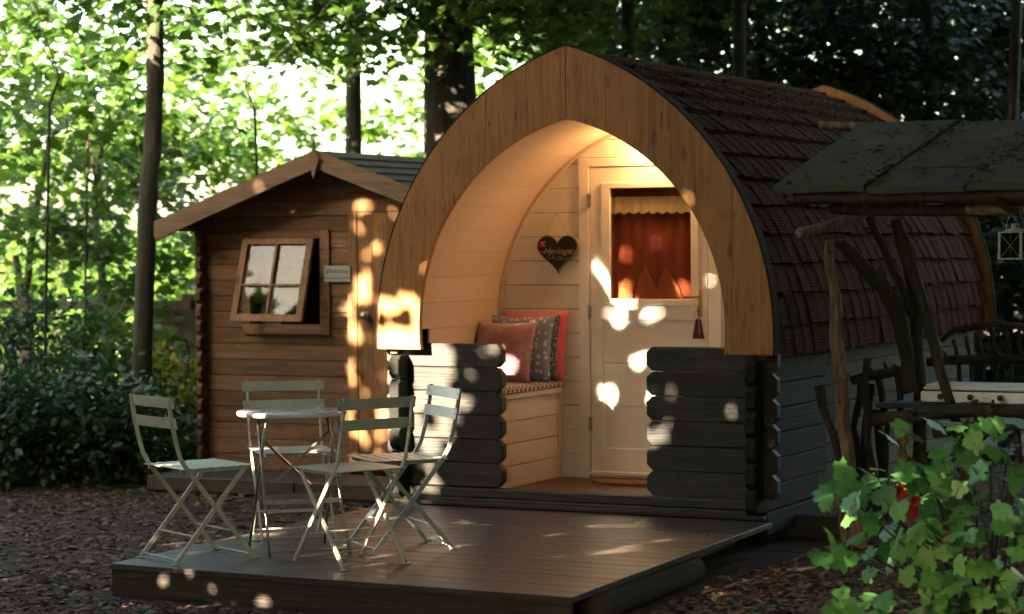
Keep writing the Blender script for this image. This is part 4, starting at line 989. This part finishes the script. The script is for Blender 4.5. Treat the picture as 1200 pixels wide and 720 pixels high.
bpart('beam', [(938, 274, .02), (960, 268, .2), (985, 262, .35), (1010, 250, .6), (1030, 238, .85)], [.030, .032, .034, .03, .03], 'bark_pale', sh, jit=.2, knobs=0)
bpart('beam', [(975, 243, .2), (1050, 246, .2), (1130, 246, .2), (1165, 246, .2), (1230, 244, .2), (1330, 240, .2)], [.040, .038, .036, .036, .038, .04], 'bark_log', sh, jit=.3)
bpart('beam', [(930, 232, .13), (1000, 233, .13), (1100, 231, .13), (1200, 231, .13), (1330, 228, .13)], [.034, .036, .036, .036, .036], 'bark_log', sh, knobs=0)
bpart('beam', [(960, 147, 1.04), (990, 148, 1.04), (1040, 150, 1.04), (1200, 152, 1.04)], [.024, .026, .03, .03], 'bark_pale', sh, knobs=0)
bpart('beam', [(1135, 246, .17), (1150, 246, .165), (1165, 246, .165), (1188, 247, .165), (1230, 245, .165)], [.024, .030, .030, .028, .03], 'bark_pale', sh, jit=.35, knobs=0)
bpart('beam', [(1165, 232, .06), (1185, 245, .12), (1215, 262, .3)], [.022, .024, .02], 'bark_log', sh)
mb = MB()
for yy, zz in ((.35, 1.935), (.95, 2.17)): mb.tube([(1.35+k*.5, yy, zz+.01*noise.noise(Vector((k, yy, 0)))) for k in range(5)], .03, 8, .3)
mb.build('purlin', 'bark_log', sh, True)

# lantern hanging from the beam
lc = at(1190, 287, .12)
ln = local(thing('hanging_lantern', 'small chipped cream metal lantern hanging from the shelter beam', 'lantern', (lc.x, lc.y, lc.z-.078), R(-12)))
mb = MB(); s = .062; h = .14
for sx in (-1, 1):
    for sy in (-1, 1): mb.box((sx*s-.006, sy*s-.006, 0), (sx*s+.006, sy*s+.006, h))
for z in (0, h):
    mb.box((-s-.008, -s-.008, z), (s+.008, s+.008, z+.008))
mb.build('frame', 'lantern', ln)
mb = MB(); mb.lathe([(.07, .148), (.045, .160), (.022, .164), (.022, .185), (.026, .188), (.001, .192)], seg=20); mb.build('chimney', 'lantern', ln, True)
mb = MB()
for a_ in ((1, 0), (-1, 0), (0, 1), (0, -1)):
    if a_[0]: mb.box((a_[0]*s-.001, -s+.006, .008), (a_[0]*s+.001, s-.006, h))
    else: mb.box((-s+.006, a_[1]*s-.001, .008), (s-.006, a_[1]*s+.001, h))
mb.build('glass_panel', glass('dusty_lantern_glass', (.6, .62, .58), .12), ln)
mb = MB()
for fx in (-1, 1):
    mb.tube([(-s+.006, fx*(s+.002), .01), (s-.006, fx*(s+.002), h-.004)], .0012, 5); mb.tube([(s-.006, fx*(s+.002), .01), (-s+.006, fx*(s+.002), h-.004)], .0012, 5)
    mb.tube([(fx*(s+.002), -s+.006, .01), (fx*(s+.002), s-.006, h-.004)], .0012, 5); mb.tube([(fx*(s+.002), s-.006, .01), (fx*(s+.002), -s+.006, h-.004)], .0012, 5)
mb.build('wire', 'lantern', ln)
mb = MB(); mb.tube([(-.055*cos(pi*k/10), 0, .15+.105*sin(pi*k/10)) for k in range(11)], .002, 5); mb.build('handle', 'steel', ln)

# rustic table with stove
rt_ = thing('rustic_table', 'rough log edged table under the lean to shelter', 'table', (2.4, .5, GZ))
mb = MB(); mb.box((1.72, .40, .62), (3.3, 1.0, .645), .004); mb.build('tabletop', 'slateboard', rt_)
bpart('front_rail', [(1020, 492, .34), (1050, 490, .34), (1095, 484, .33), (1130, 481, .34), (1165, 482, .34), (1240, 480, .34)], [.036, .040, .036, .042, .034, .04], 'bark_log', rt_, jit=.3, knobs=5)
bpart('front_rail', [(1095, 508, .36), (1150, 500, .36), (1240, 497, .36)], [.026, .03, .03], 'bark_log', rt_, jit=.3)
bpart('leg', [(1057, 498, .38), (1059, 540, .38), (1060, 590, .38), (1062, 640, .38)], [.038, .034, .036, .04], 'bark_pale', rt_, jit=.15, knobs=1)
bpart('leg', [(1215, 498, .4), (1212, 560, .4), (1215, 640, .4)], [.04, .036, .04], 'bark_log', rt_)
bpart('leg', [(1030, 480, .9), (1034, 540, .9), (1036, 610, .9)], [.026, .026, .03], 'bark_log', rt_)
bpart('leg', [(1250, 480, .9), (1250, 540, .9), (1250, 610, .9)], [.026, .026, .03], 'bark_log', rt_)
bpart('brace', [(1065, 580, .38), (1110, 540, .38), (1160, 505, .38)], [.022, .02, .02], 'bark_log', rt_)
bpart('brace', [(1180, 590, .38), (1195, 540, .38), (1190, 500, .38)], [.022, .02, .02], 'bark_log', rt_)
sv = thing('gas_stove', 'white three knob camping stove on the rustic table', 'stove', (2.3, .6, .646))
mb = MB(); mb.box((1.952, .50, .652), (2.60, .80, .712), .005); mb.build('body', 'white', sv)
mb = MB(); mb.box((1.965, .505, .722), (2.595, .80, .738), .006); mb.box((1.975, .515, .7385), (2.585, .79, .752), .005); mb.build('lid', 'white', sv)
mb = MB(); mb.box((1.97, .51, .7125), (2.585, .79, .7215)); mb.build('hinge_gap', 'plastic', sv)
for px in (1102, 1137, 1172):
    c = at(px, 467, .50); lathe_y([(.016, 0), (.017, .004), (.014, .016), (.001, .018)], (c.x, .4985, .684), 18).build('knob', 'plastic', sv, True)
c = at(1154, 466, .5); text('eno', .020, (c.x, .4988, .678), sv, 'ink', .3, depth=.0003)
mb = MB()
for x in (1.975, 2.575):
    for y in (.52, .78): mb.box((x-.012, y-.012, .646), (x+.012, y+.012, .652))
mb.build('foot', 'plastic', sv)

# rustic stand and bench behind
rs = thing('rustic_stand', 'gnarled branch stand with a rough plank top beside the pale pole', 'stand', (1.85, .75, GZ))
bpart('top', [(998, 447, .7), (1015, 442, .7), (1035, 438, .7), (1060, 434, .7)], [.022, .03, .03, .026], 'bark_log', rs, jit=.35, knobs=5)
for a, b, c_ in (((1010, 445), (1002, 500), (1010, 580)), ((1030, 445), (1040, 500), (1032, 590)), ((1050, 440), (1058, 500), (1068, 590)), ((1022, 450), (1012, 520), (1020, 600))):
    bpart('leg', [(*a, .72), (*b, .72), (*c_, .72)], [.022, .018, .022], 'bark_log', rs, jit=.35)
rb = thing('rustic_bench', 'dark stick backed garden bench behind the stove', 'bench', (2.9, 1.6, GZ))
bpart('top_rail', [(1085, 425, 1.6), (1120, 422, 1.6), (1160, 420, 1.6), (1210, 421, 1.6), (1260, 424, 1.6)], [.026, .03, .032, .03, .03], 'bark_log', rb)
for px in (1122, 1136, 1150, 1166, 1182, 1196, 1212):
    bpart('spindle', [(px-4, 385+abs(px-1166)*.3, 1.62), (px+3, 425, 1.6), (px, 475, 1.58)], [.014, .014, .014], 'bark_log', rb, knobs=1)
bpart('arch_rail', [(1105, 400, 1.64), (1120, 386, 1.64), (1165, 380, 1.64), (1210, 384, 1.64), (1250, 400, 1.64)], [.018, .02, .02, .02, .018], 'bark_log', rb)
mb = MB(); a = at(1100, 470, 1.55); mb.box((a.x, 1.15, .27), (a.x+1.1, 1.6, .31), .005); mb.build('seat', 'fascia', rb)
for dx in (.05, 1.05):
    for y in (1.2, 1.56): mb = MB(); mb.tube([(a.x+dx, y, GZ), (a.x+dx, y, .27)], .025, 8, .2); mb.build('leg', 'bark_log', rb, True)
# timber block by pod corner
bp_ = at(955, 628, .62); mb = MB(); mb.box((1.13, .60, GZ-.01), (1.50, .73, -.03), .008); tag(mb.build('timber_block', 'char_x', origin=(1.3, .66, GZ)), 'dark square timber offcut on the ground by the pod corner', 'timber')

# ================================================================== TREES
GT = 'trees standing in the wood behind the cabin'
def tr(px, D, r, top=6.5, lean=0.0, base=None):
    """a straight-ish trunk whose foot stands D metres from the camera under pixel column px"""
    d = fw+rt*((px-600)/FPX); d.z = 0; p = CAM+d*D; return [(p.x, p.y, GZ-.1, r*1.35), (p.x+lean*.1, p.y, .6, r*1.05), (p.x+lean*.5, p.y, 2.6, r), (p.x+lean, p.y, top, r*.8)]
def crown(px, D, z, ex, ey, ez):
    d = fw+rt*((px-600)/FPX); d.z = 0; p = CAM+d*D; return ((p.x, p.y, z), (ex, ey, ez))
t1 = [(-4.66-.02, 2.35, GZ-.1, .105), (-4.665, 2.35, .5, .075), (-4.63, 2.39, 1.8, .070), (-4.585, 2.43, 2.5, .068), (-4.58, 2.47, 3.42, .060), (-4.5, 2.5, 5.2, .05)]
tree('maple_tree', 'slim dark straight trunk just left of the cabin roof', -4.66, 2.35, t1, [((-4.7, 3.0, 3.7), (1.9, 1.2, 1.0)), ((-6.2, 3.6, 2.9), (1.2, 1.0, 1.0))], 16, 45, 'leaf_mid', .13, 21, GT, 'bark', 0)
T = tr(516, 20, .215, 7, .2); tree('oak_tree', 'thickest trunk, rising between the cabin roof and the pod arch', T[0][0], T[0][1], T, [crown(500, 19, 4.1, 1.6, 1.0, .8), crown(620, 18.5, 3.9, 1.3, 1.0, .75)], 22, 60, 'leaf_mid', .14, 22, GT)
T = tr(413, 21, .072, 7, .05); tree('beech_tree', 'thin trunk behind the cabin roof, left of the thick trunk', T[0][0], T[0][1], T, [crown(400, 20, 3.9, 1.7, 1.0, .8)], 24, 55, 'leaf_bright', .14, 23, GT, limbs=4)
T = tr(656, 18.5, .055, 7, -.05); tree('maple_tree', 'slender trunk with a lit spot directly above the arch peak', T[0][0], T[0][1], T, [crown(690, 18, 4.3, 1.3, 1.0, .75)], 26, 60, 'leaf_mid', .13, 24, GT, limbs=3)
T = tr(704, 22, .11, 7, .1); tree('oak_tree', 'dark trunk right of the arch peak behind the tiled roof', T[0][0], T[0][1], T, [crown(740, 21, 4.2, 1.6, 1.2, .9)], 40, 60, 'leaf_mid', .14, 25, GT, limbs=5)
# bright sunlit backdrop trees on the left
k = 30
for px, D, z, e, nc, lab, leaf in [
    (-10, 22, 2.2, (1.6, 1.4, 1.7), 62, 'leafy young tree at the far left edge of the wood', 'leaf_bright'),
    (70, 25, 3.1, (1.7, 1.3, 1.5), 36, 'sunlit tree second from the left behind the fence', 'leaf_bright'),
    (115, 19.5, 1.9, (1.1, 1.0, 1.3), 40, 'bushy sapling with crossing stems left of the slim trunk', 'leaf_mid'),
    (215, 24, 2.0, (1.5, 1.2, 1.5), 56, 'sunlit tree showing between the slim trunk and the cabin wall', 'leaf_bright'),
    (290, 26, 3.4, (1.7, 1.2, 1.0), 26, 'pale green tree above the left slope of the cabin roof', 'leaf_bright'),
    (450, 27, 3.0, (1.8, 1.3, 1.1), 22, 'bright tree seen between the thin and the thick trunk', 'leaf_bright'),
    (300, 18, 4.2, (1.9, 1.1, .6), 34, 'tree whose boughs hang over the cabin roof ridge', 'leaf_mid'),
    (60, 17, 3.9, (1.5, 1.0, .7), 16, 'dark bough tree at the top left corner', 'leaf_mid'),
    (590, 25, 3.4, (1.5, 1.2, 1.2), 44, 'green tree just left of the arch peak, far behind', 'leaf_bright')]:
    T = tr(px+random.uniform(-30, 30), D, .010, min(z, 2.8), random.uniform(-1.1, 1.1)); tree('woodland_tree', lab, T[0][0], T[0][1], T, [crown(px, D, z, *e)], int(nc*.52), 60, leaf, .135, k, GT, limbs=5); k += 1
# dark dense trees on the right
GD = 'dark dense trees behind the pod roof'
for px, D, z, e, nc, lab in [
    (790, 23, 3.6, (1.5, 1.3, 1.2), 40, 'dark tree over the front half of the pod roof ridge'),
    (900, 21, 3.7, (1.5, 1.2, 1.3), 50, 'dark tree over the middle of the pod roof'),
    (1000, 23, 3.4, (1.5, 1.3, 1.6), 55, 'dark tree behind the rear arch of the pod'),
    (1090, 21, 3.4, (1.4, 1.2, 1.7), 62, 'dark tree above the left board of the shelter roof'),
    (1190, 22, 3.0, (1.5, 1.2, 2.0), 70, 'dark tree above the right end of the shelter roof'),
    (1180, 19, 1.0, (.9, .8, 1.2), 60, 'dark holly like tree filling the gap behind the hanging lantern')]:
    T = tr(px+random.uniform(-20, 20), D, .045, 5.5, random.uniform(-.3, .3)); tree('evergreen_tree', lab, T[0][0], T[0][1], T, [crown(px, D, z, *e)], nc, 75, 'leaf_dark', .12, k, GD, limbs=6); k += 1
for px, D, z, e, nc, lab in [
    (730, 19, 4.2, (1.4, 1.0, .5), 26, 'green boughed tree hanging over the front end of the roof ridge'),
    (860, 19, 4.3, (1.5, 1.0, .45), 22, 'green boughed tree along the top of the photo, right of centre')]:
    T = tr(px, D+.5, .06, 6, .1); tree('maple_tree', lab, T[0][0], T[0][1], T, [crown(px, D, z, *e)], nc, 60, 'leaf_mid', .13, k, GD, limbs=5); k += 1

# tall far wood closing the view on the right (one mass)
rng = np.random.default_rng(77); pos = []
for _ in range(150):
    px = rng.uniform(700, 1290); D = rng.uniform(26, 31); d = fw+rt*((px-600)/FPX); c = CAM+d*D; z = rng.uniform(0.0, 6.2)
    p = rng.normal(size=(75, 3))*np.array([.45, .45, .22]); pos.append(p+np.array([c.x, c.y, z]))
posl = []
for _ in range(230):
    px = rng.uniform(-70, 620); D = rng.uniform(28, 34); d = fw+rt*((px-600)/FPX); c = CAM+d*D; z = rng.uniform(-.1, 1.5)
    p = rng.normal(size=(55, 3))*np.array([.45, .45, .22]); posl.append(p+np.array([c.x, c.y, z]))
posl = np.concatenate(posl); cloud('far_hedge', 'leaf_bright', posl[posl[:, 2] > GZ], .15, MAPLE, None, 78, .4); tag(bpy.data.objects['far_hedge'], 'bright low far hedge seen as one mass between the left trees', 'hedge', kind='stuff')
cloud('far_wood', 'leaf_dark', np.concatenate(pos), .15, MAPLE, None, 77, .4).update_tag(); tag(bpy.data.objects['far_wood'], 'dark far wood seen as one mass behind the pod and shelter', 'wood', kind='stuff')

# undergrowth bushes on the left
GU = 'dark undergrowth bushes left of the cabin'
def shrub(name, label, px, D, h, rad, n, leaf, size, seed, grp=None, cat='bush', outline=OVAL):
    rng = np.random.default_rng(seed); d = fw+rt*((px-600)/FPX); d.z = 0; c = CAM+d*D; t = thing(name, label, cat, (c.x, c.y, gz(c.x, c.y)), 0, grp)
    mb = MB(); rnd = random.Random(seed); P = []
    for s in range(9):
        a = rnd.uniform(0, 2*pi); tp = Vector((c.x+cos(a)*rad*.7*rnd.random(), c.y+sin(a)*rad*.7*rnd.random(), GZ+h*rnd.uniform(.6, 1)))
        b = Vector((c.x+cos(a)*.06, c.y+sin(a)*.06, GZ-.03)); mb.tube([b, b.lerp(tp, .5)+Vector((rnd.uniform(-.05, .05), 0, .04)), tp], [.012, .009, .003], 6)
    mb.build('stem', 'twig', t, True)
    pos = clumps(rng, (c.x, c.y, GZ+h*.5), (rad, rad, h*.5), n//40, 40, (.28, .09)); pos = pos[pos[:, 2] > GZ+.02]
    cloud('foliage', leaf, pos, size, outline, t, seed, .5, origin=t.location); return t
for i, (px, D, h, rad, n, lab, leaf) in enumerate([
    (10, 16.5, .85, .55, 2400, 'dark bush at the far left edge above the leaf litter', 'leaf_under'),
    (75, 17, .9, .55, 2400, 'dark green bush second from the left edge', 'leaf_under'),
    (125, 16.6, .75, .45, 2000, 'low bush against the foot of the slim trunk', 'leaf_under'),
    (40, 18.5, 1.35, .6, 2600, 'taller shaded bush behind the two leftmost bushes', 'leaf_under'),
    (120, 18.8, 1.15, .6, 2200, 'mid green bush behind the slim trunk with paler leaves', 'leaf_mid'),
    (196, 18.2, .55, .42, 1500, 'small dark bush between the slim trunk and the cabin corner', 'leaf_under'),
    (216, 18.6, .95, .35, 900, 'yellow green bush catching sun beside the cabin corner', 'leaf_gold')]):
    shrub('bush', lab, px, D, h, rad, n, leaf, .075 if leaf != 'leaf_gold' else .08, 200+i, GU)
# crossing stems in the hedge
hz = thing('leaning_tree', 'bare dark leaning stems crossing left of the slim trunk', 'tree', tuple(at(95, 500, 5)), 0)
hz.location.z = GZ
for pix in ([(90, 470, 5), (105, 430, 5), (135, 395, 5.1), (150, 350, 5.2), (165, 300, 5.2)], [(0, 400, 5.4), (30, 340, 5.4), (42, 250, 5.4), (60, 150, 5.4)], [(30, 440, 5), (28, 380, 5), (18, 300, 5.1)], [(150, 420, 5.3), (120, 330, 5.3), (110, 240, 5.3), (120, 170, 5.3), (150, 120, 5.3)]):
    bpart('stem', pix, [.05, .04, .03, .025, .02][:len(pix)], 'bark_dark', hz, knobs=1)
# fence
fc = thing('timber_fence', 'dark weathered timber fence behind the left bushes', 'fence', (-7, 7, GZ))
def fp(px, D): d = fw+rt*((px-600)/FPX); d.z = 0; return CAM+d*D
A, B = fp(-60, 21.5), fp(320, 20.5)
mb = MB(); 
for z in (1.02, .5): mb.bar((A.x, A.y, z), (B.x, B.y, z), .08, .04, (0, 0, 1) if False else ((B-A).cross(Vector((0, 0, 1)))))
mb.build('rail', 'fascia', fc)
for f in (.0, .25, .5, .75, 1.0): p = A.lerp(B, f); mb = MB(); mb.box((p.x-.045, p.y-.045, GZ), (p.x+.045, p.y+.045, 1.12), .004); mb.build('post', 'fascia', fc)
C0, D0 = fp(178, 20.2), fp(300, 19.8)
mb = MB(); dd = (D0-C0).normalized()
for i in range(12): p = C0.lerp(D0, i/12); q = C0.lerp(D0, (i+.95)/12); mb.bar((p.x, p.y, .42), (q.x, q.y, .42), 1.16, .02, (dd.y, -dd.x, 0))
mb.build('panel', 'fascia', fc)
mb = MB(); mb.tube([at(-1, 622, -1.0), at(2, 628, -1.05), at(4, 634, -1.1)], [.03, .05, .03], 10, .3)
tag(mb.build('stone', 'stone', smooth=True), 'small dark stone at the left edge of the leaf litter', 'stone')

# ================================================================== GROUND COVER
rng = np.random.default_rng(9)
def scatter(n, poly_fn):
    out = []
    while len(out) < n:
        x, y = poly_fn(); 
        if -1.25 < x < 1.45 and -2.98 < y < 4.7: continue
        if -3.72 < x < -1.3 and 1.03 < y < 3.6: continue
        out.append((x, y, gz(x, y)+rng.uniform(.003, .018)))
    return out
def reg():
    px = rng.uniform(-40, 1240); D = rng.uniform(8.2, 18) if rng.random() < .75 else rng.uniform(8, 11.5); d = fw+rt*((px-600)/FPX); c = CAM+d*D; return c.x, c.y
dl = [(rng.uniform(-1.1, 1.3), -2.85+2.6*rng.random()**.7, .006) for _ in range(26)]
cloud('leaf_litter', 'litter', scatter(26000, reg)+dl, .042, OVAL*np.array([1.15, 1]), None, 9, .72, .5, curl=.6); big = cloud('leaf_litter', 'litter', scatter(2200, reg), .085, MAPLE, None, 19, .8, .4, curl=.5); ll = [o for o in bpy.data.objects if o.name.startswith('leaf_litter') and o is not big][0]
bb = bmesh.new(); bb.from_mesh(ll.data); bb.from_mesh(big.data); bb.to_mesh(ll.data); bb.free(); bpy.data.objects.remove(big)
tw = MB()
for x_, y_, z_ in scatter(260, reg):
    a_ = rng.uniform(0, 6.28); L_ = rng.uniform(.05, .22); tw.tube([(x_, y_, z_+.004), (x_+cos(a_)*L_*.5, y_+sin(a_)*L_*.5, z_+.012), (x_+cos(a_+.3)*L_, y_+sin(a_+.3)*L_, z_+.004)], [.003, .0028, .0015], 5)
tag(tw.build('fallen_twigs', 'twig'), 'thin fallen twigs lying among the brown leaves', 'twigs', kind='stuff')
tag(bpy.data.objects['leaf_litter'], 'brown fallen leaves covering the ground round the deck', 'leaf litter', kind='stuff')
pos = []
for _ in range(70):
    x, y = reg(); c = scatter(1, lambda: (x+rng.normal()*.1, y+rng.normal()*.1)) if not (-1.6 < x < 1.8 and -3.2 < y < 5 or -4 < x < -1 and 1 < y < 4) else None
    if c:
        for q in range(rng.integers(2, 6)): pos.append((c[0][0]+rng.normal()*.06, c[0][1]+rng.normal()*.06, c[0][2]+rng.uniform(.01, .05)))
for px, py in ((845, 683), (950, 683), (886, 689), (893, 672)):
    d = fw+rt*((px-600)/FPX)-up*((py-360)/FPX); p = CAM+d*((GZ-CAM.z)/d.z); pos.append((p.x, p.y, GZ+.03)); pos.append((p.x+.03, p.y+.02, GZ+.025))
cloud('ground_ivy', 'leaf_under', pos, .075, MAPLE, None, 10, .75); tag(bpy.data.objects['ground_ivy'], 'scattered small green weeds in the leaf litter', 'weeds', kind='stuff')

FRESH = [(0, 0), (.12, -.04), (.26, -.06), (.30, .02), (.42, .04), (.36, .13), (.40, .20), (.33, .22), (.50, .33), (.62, .40), (.50, .45), (.46, .53), (.34, .50), (.26, .54), (.30, .66), (.22, .72), (.22, .82), (.12, .84)]
FRESH = np.array(FRESH+[(0, 1.0)]+[(-x, y) for x, y in FRESH[:0:-1]])*np.array([1.0, .95])
# foreground bush with maple like leaves and red flowers
def bush_fg():
    rng = np.random.default_rng(42); rnd = random.Random(42)
    base = fp(1160, 9.2); t = thing('currant_bush', 'fresh green lobed leaf bush with red flowers at the lower right corner', 'bush', (base.x, base.y, GZ))
    def atD(px, py, D):
        D = 9.1+(D-6.5)*1.4; d = fw+rt*((px-600)/FPX)-up*((py-360)/FPX); return CAM+d*D
    tips = [(985, 575, 6.3), (1010, 560, 6.5), (1040, 600, 6.4), (1000, 640, 6.4), (1025, 655, 6.5), (1075, 545, 6.6), (1072, 503, 6.8), (1110, 555, 6.5), (1060, 620, 6.3), (1140, 530, 6.7), (1160, 545, 6.5), (1190, 560, 6.6), (1100, 610, 6.3), (1150, 600, 6.3), (1195, 620, 6.2), (1080, 660, 6.4), (1130, 650, 6.2), (1040, 700, 6.3), (1090, 705, 6.2), (1170, 680, 6.1), (1215, 600, 6.4), (1120, 700, 6.3), (1060, 575, 6.7), (1186, 500, 6.9), (1230, 540, 6.6), (1240, 660, 6.4), (1010, 715, 6.4), (1165, 630, 6.6), (1115, 585, 6.8), (1205, 700, 6.3), (1150, 720, 6.4)]
    pos = []; mb = MB()
    for px, py, D in tips:
        tp = atD(px, py, D); b = Vector((base.x+rnd.uniform(-.08, .08), base.y+rnd.uniform(-.08, .08), GZ-.02)); m_ = b.lerp(tp, .55)+Vector((0, 0, .10))
        mb.tube([b, m_, tp], [.008, .005, .002], 6)
        for q in range(rnd.randint(6, 9)): 
            o = Vector((rnd.gauss(0, .075), rnd.gauss(0, .11), rnd.gauss(0, .05)))+tp; pos.append(tuple(o))
            mb.tube([tp.lerp(m_, .12), o], [.0016, .0012], 4)
    mb.build('stem', 'twig', t, True)
    cloud('foliage', 'leaf_bush', pos, .102, FRESH, t, 42, .5, .18, up_bias=(.12, -.55, .8), origin=t.location, curl=.25, uv=True)
    for px, py in ((1058, 575), (1052, 580), (1075, 590), (1110, 628), (1117, 622), (1104, 633), (1070, 600)):
        c = atD(px, py, 6.55); mb = MB()
        for k_ in range(9):
            a = rnd.uniform(0, 6.28); e = Vector((cos(a)*.034, -.018, sin(a)*.034)); s_ = Vector((-sin(a)*.016, 0, cos(a)*.016)); mb.add([c, c+e*.6+s_, c+e, c+e*.6-s_], [[0, 1, 2, 3]])
        mb.build('flower', 'red', t)
    return t
o_ = []
for (x, y) in MAPLE: o_.append((x, y))
SER = []
for i in range(len(MAPLE)):
    a, b = MAPLE[i], MAPLE[(i+1) % len(MAPLE)]; SER.append(a)
    m = (a+b)/2; n_ = np.array([b[1]-a[1], -(b[0]-a[0])]); SER.append(m+n_*(.10 if i % 2 else -.02))
SER = np.array(SER)*np.array([1.15, 1])
bush_fg()

# ================================================================== TREES BETWEEN THE SUN AND THE CLEARING (out of frame, added to shade it, crowns shaped for sun patches)
HOLES = [  # u0, u1, v0, v1, open share, fleck frequency of crown gaps cut for sun patches   (u, v = where the shadow falls on the plane y = 0)
    (-1.36, -.86, .86, 1.20, 1, 0), (-1.32, -.84, .42, .96, 1, 0), (-1.30, -.84, -.12, .45, .62, 5), (-.80, -.56, .55, 1.02, .45, 7),
    (-.85, -.38, 1.68, 2.2, .55, 5), (-1.2, -.82, 1.2, 1.6, .3, 8), (-.62, .10, 1.42, 1.80, .50, 7), (-.62, -.15, .95, 1.42, .55, 6), (-.2, .1, 1.0, 1.42, .3, 9), (.78, 1.02, 1.15, 1.55, .45, 8),
    (.40, 1.05, .40, .90, .45, 7), (1.08, 1.22, .25, .75, .7, 5), (-3.05, -2.55, .75, 2.60, .50, 6), (-3.5, -3.1, 2.3, 2.8, .35, 6), (-4.2, -4.0, .95, 1.2, .3, 5),
    (-.1, .6, -1.50, -1.12, .5, 5), (-.7, .8, -1.05, -.15, .42, 5), (-1.0, -.5, -.7, -.1, .5, 5), (.1, .5, .2, .8, .12, 6),
    (-2.2, -1.0, -1.5, -.4, .25, 4), (1.2, 2.6, -.9, -.3, .22, 5), (-.3, .9, 1.7, 2.4, .12, 8)]
rng = np.random.default_rng(123)
def shade(name, label, u0, u1, v0, v1, s0, s1, n, size, seed, foot):
    rng = np.random.default_rng(seed); u = rng.uniform(u0, u1, n); v = rng.uniform(v0, v1, n); s = rng.uniform(s0, s1, n)
    keep = np.ones(n, bool)
    for a, b, c, d, pr, fr in HOLES:
        g_ = .05 if pr >= 1 else 0
        ins = np.nonzero((u > a-g_) & (u < b+g_) & (v > c-g_) & (v < d+g_))[0]
        if pr >= 1: keep[ins[rng.random(len(ins)) > .012]] = False; continue
        th_ = {.7: -.12, .62: -.08, .5: .0, .55: -.03, .45: .04, .42: .05, .4: .06, .35: .09, .3: .12, .25: .15, .22: .17, .12: .25}.get(pr, .05)
        for i_ in ins:
            if noise.noise(Vector((u[i_]*fr*1.15, v[i_]*fr*1.45, fr*1.7)))+.6*noise.noise(Vector((u[i_]*fr*2.9, v[i_]*fr*2.9, 4.1))) > th_-.20 and rng.random() > .11: keep[i_] = False
    P = np.stack([u-.27*s, -s, v+.42*s], 1)[keep]; P = P[P[:, 2] > GZ+.05]
    t = thing(name, label, 'tree', (foot[0], foot[1], GZ))
    mb = MB(); top = max(p[2] for p in P)
    mb.tube([(foot[0], foot[1], GZ-.1), (foot[0], foot[1], top*.5), (foot[0]+.1, foot[1], top)], [.11, .08, .02], 12, .2); mb.build('trunk', 'bark_dark', t, True)
    cloud('crown', 'leaf_mid', P, size, OVAL*np.array([1.3, 1]), t, seed, .55, origin=t.location, up_bias=tuple(-SUN)); return t
for i, (u0, u1, v0, v1, n, lab) in enumerate([(-7.0, -3.3, -3.4, 3.9, 26000, 'unseen tree added left of the deck to shade the cabin, gaps cut for sun flecks'), (-3.3, .2, -3.6, 6.2, 36000, 'unseen tall tree added in front of the pod to shade it, gaps cut for sun patches'), (.2, 3.6, -3.6, 6.2, 34000, 'unseen tree added nearest the camera to shade the right side, gaps cut for sun patches'), (-5.6, 2.0, 6.2, 10.5, 24000, 'unseen tallest tree, crown added over the others to darken the right background')]):
    uc = (u0+u1)/2; shade('added_shade_tree', lab, u0, u1, v0, v1, 8.3, 9.3, n, .17, 500+i, (uc-.27*9-.4 if i < 3 else -6.0, -9.0-.3*i))
# unseen canopy added round the clearing, outside the picture, to keep the sky off it
def roofcrown(label, x0, x1, y0, y1, z0, z1, n, size, seed):
    rng = np.random.default_rng(seed); P = np.stack([rng.uniform(x0, x1, n), rng.uniform(y0, y1, n), rng.uniform(z0, z1, n)], 1)
    cx, cy = (x0+x1)/2, (y0+y1)/2; t = thing('added_canopy_tree', label, 'tree', (cx, cy, GZ))
    if abs(x1-x0) > 6: foot = (x1-.5, cy+1)
    else: foot = (cx, cy)
    mb = MB(); mb.tube([(foot[0], foot[1], GZ-.1), (foot[0], foot[1], z1*.5), (cx*.3+foot[0]*.7, cy, z1)], [.2, .16, .06], 12, .2); mb.build('trunk', 'bark_dark', t, True)
    cloud('crown', 'leaf_mid', P, size, MAPLE, t, seed, .4, origin=t.location); return t
roofcrown('unseen tree canopy added above the pod to block sky light', -5.5, 9, -3, 9, 6.3, 8, 13000, .42, 601)
roofcrown('unseen tree canopy added above the deck to block sky light', -5, 9, -11.3, -3, 6.3, 8, 9500, .42, 602)
roofcrown('unseen leafy tree added on the right side to block sky light', 6.5, 8.5, -11, 3, .3, 6.5, 8500, .40, 603)
roofcrown('unseen leafy tree added beyond the shelter to block sky light', 3.6, 9.5, 5.5, 8, .2, 6.5, 7000, .40, 606)
roofcrown('unseen leafy tree added behind the camera to block sky light', 1.5, 11, -17, -15.5, .3, 8, 6500, .42, 604)
roofcrown('unseen leafy tree added on the left side to block sky light', -10.5, -8.5, -11, 0, .2, 6, 6500, .40, 605)
shade('added_shade_tree', 'unseen tree added behind the camera to shade the foreground bush', 3.4, 7.2, -4, 4, 13.5, 14.5, 9000, .25, 510, (2.0, -14.4))  # leaf mass added out of frame to keep the sun off the currant bush
for o in bpy.data.objects:
    if '_local' in o: del o['_local']
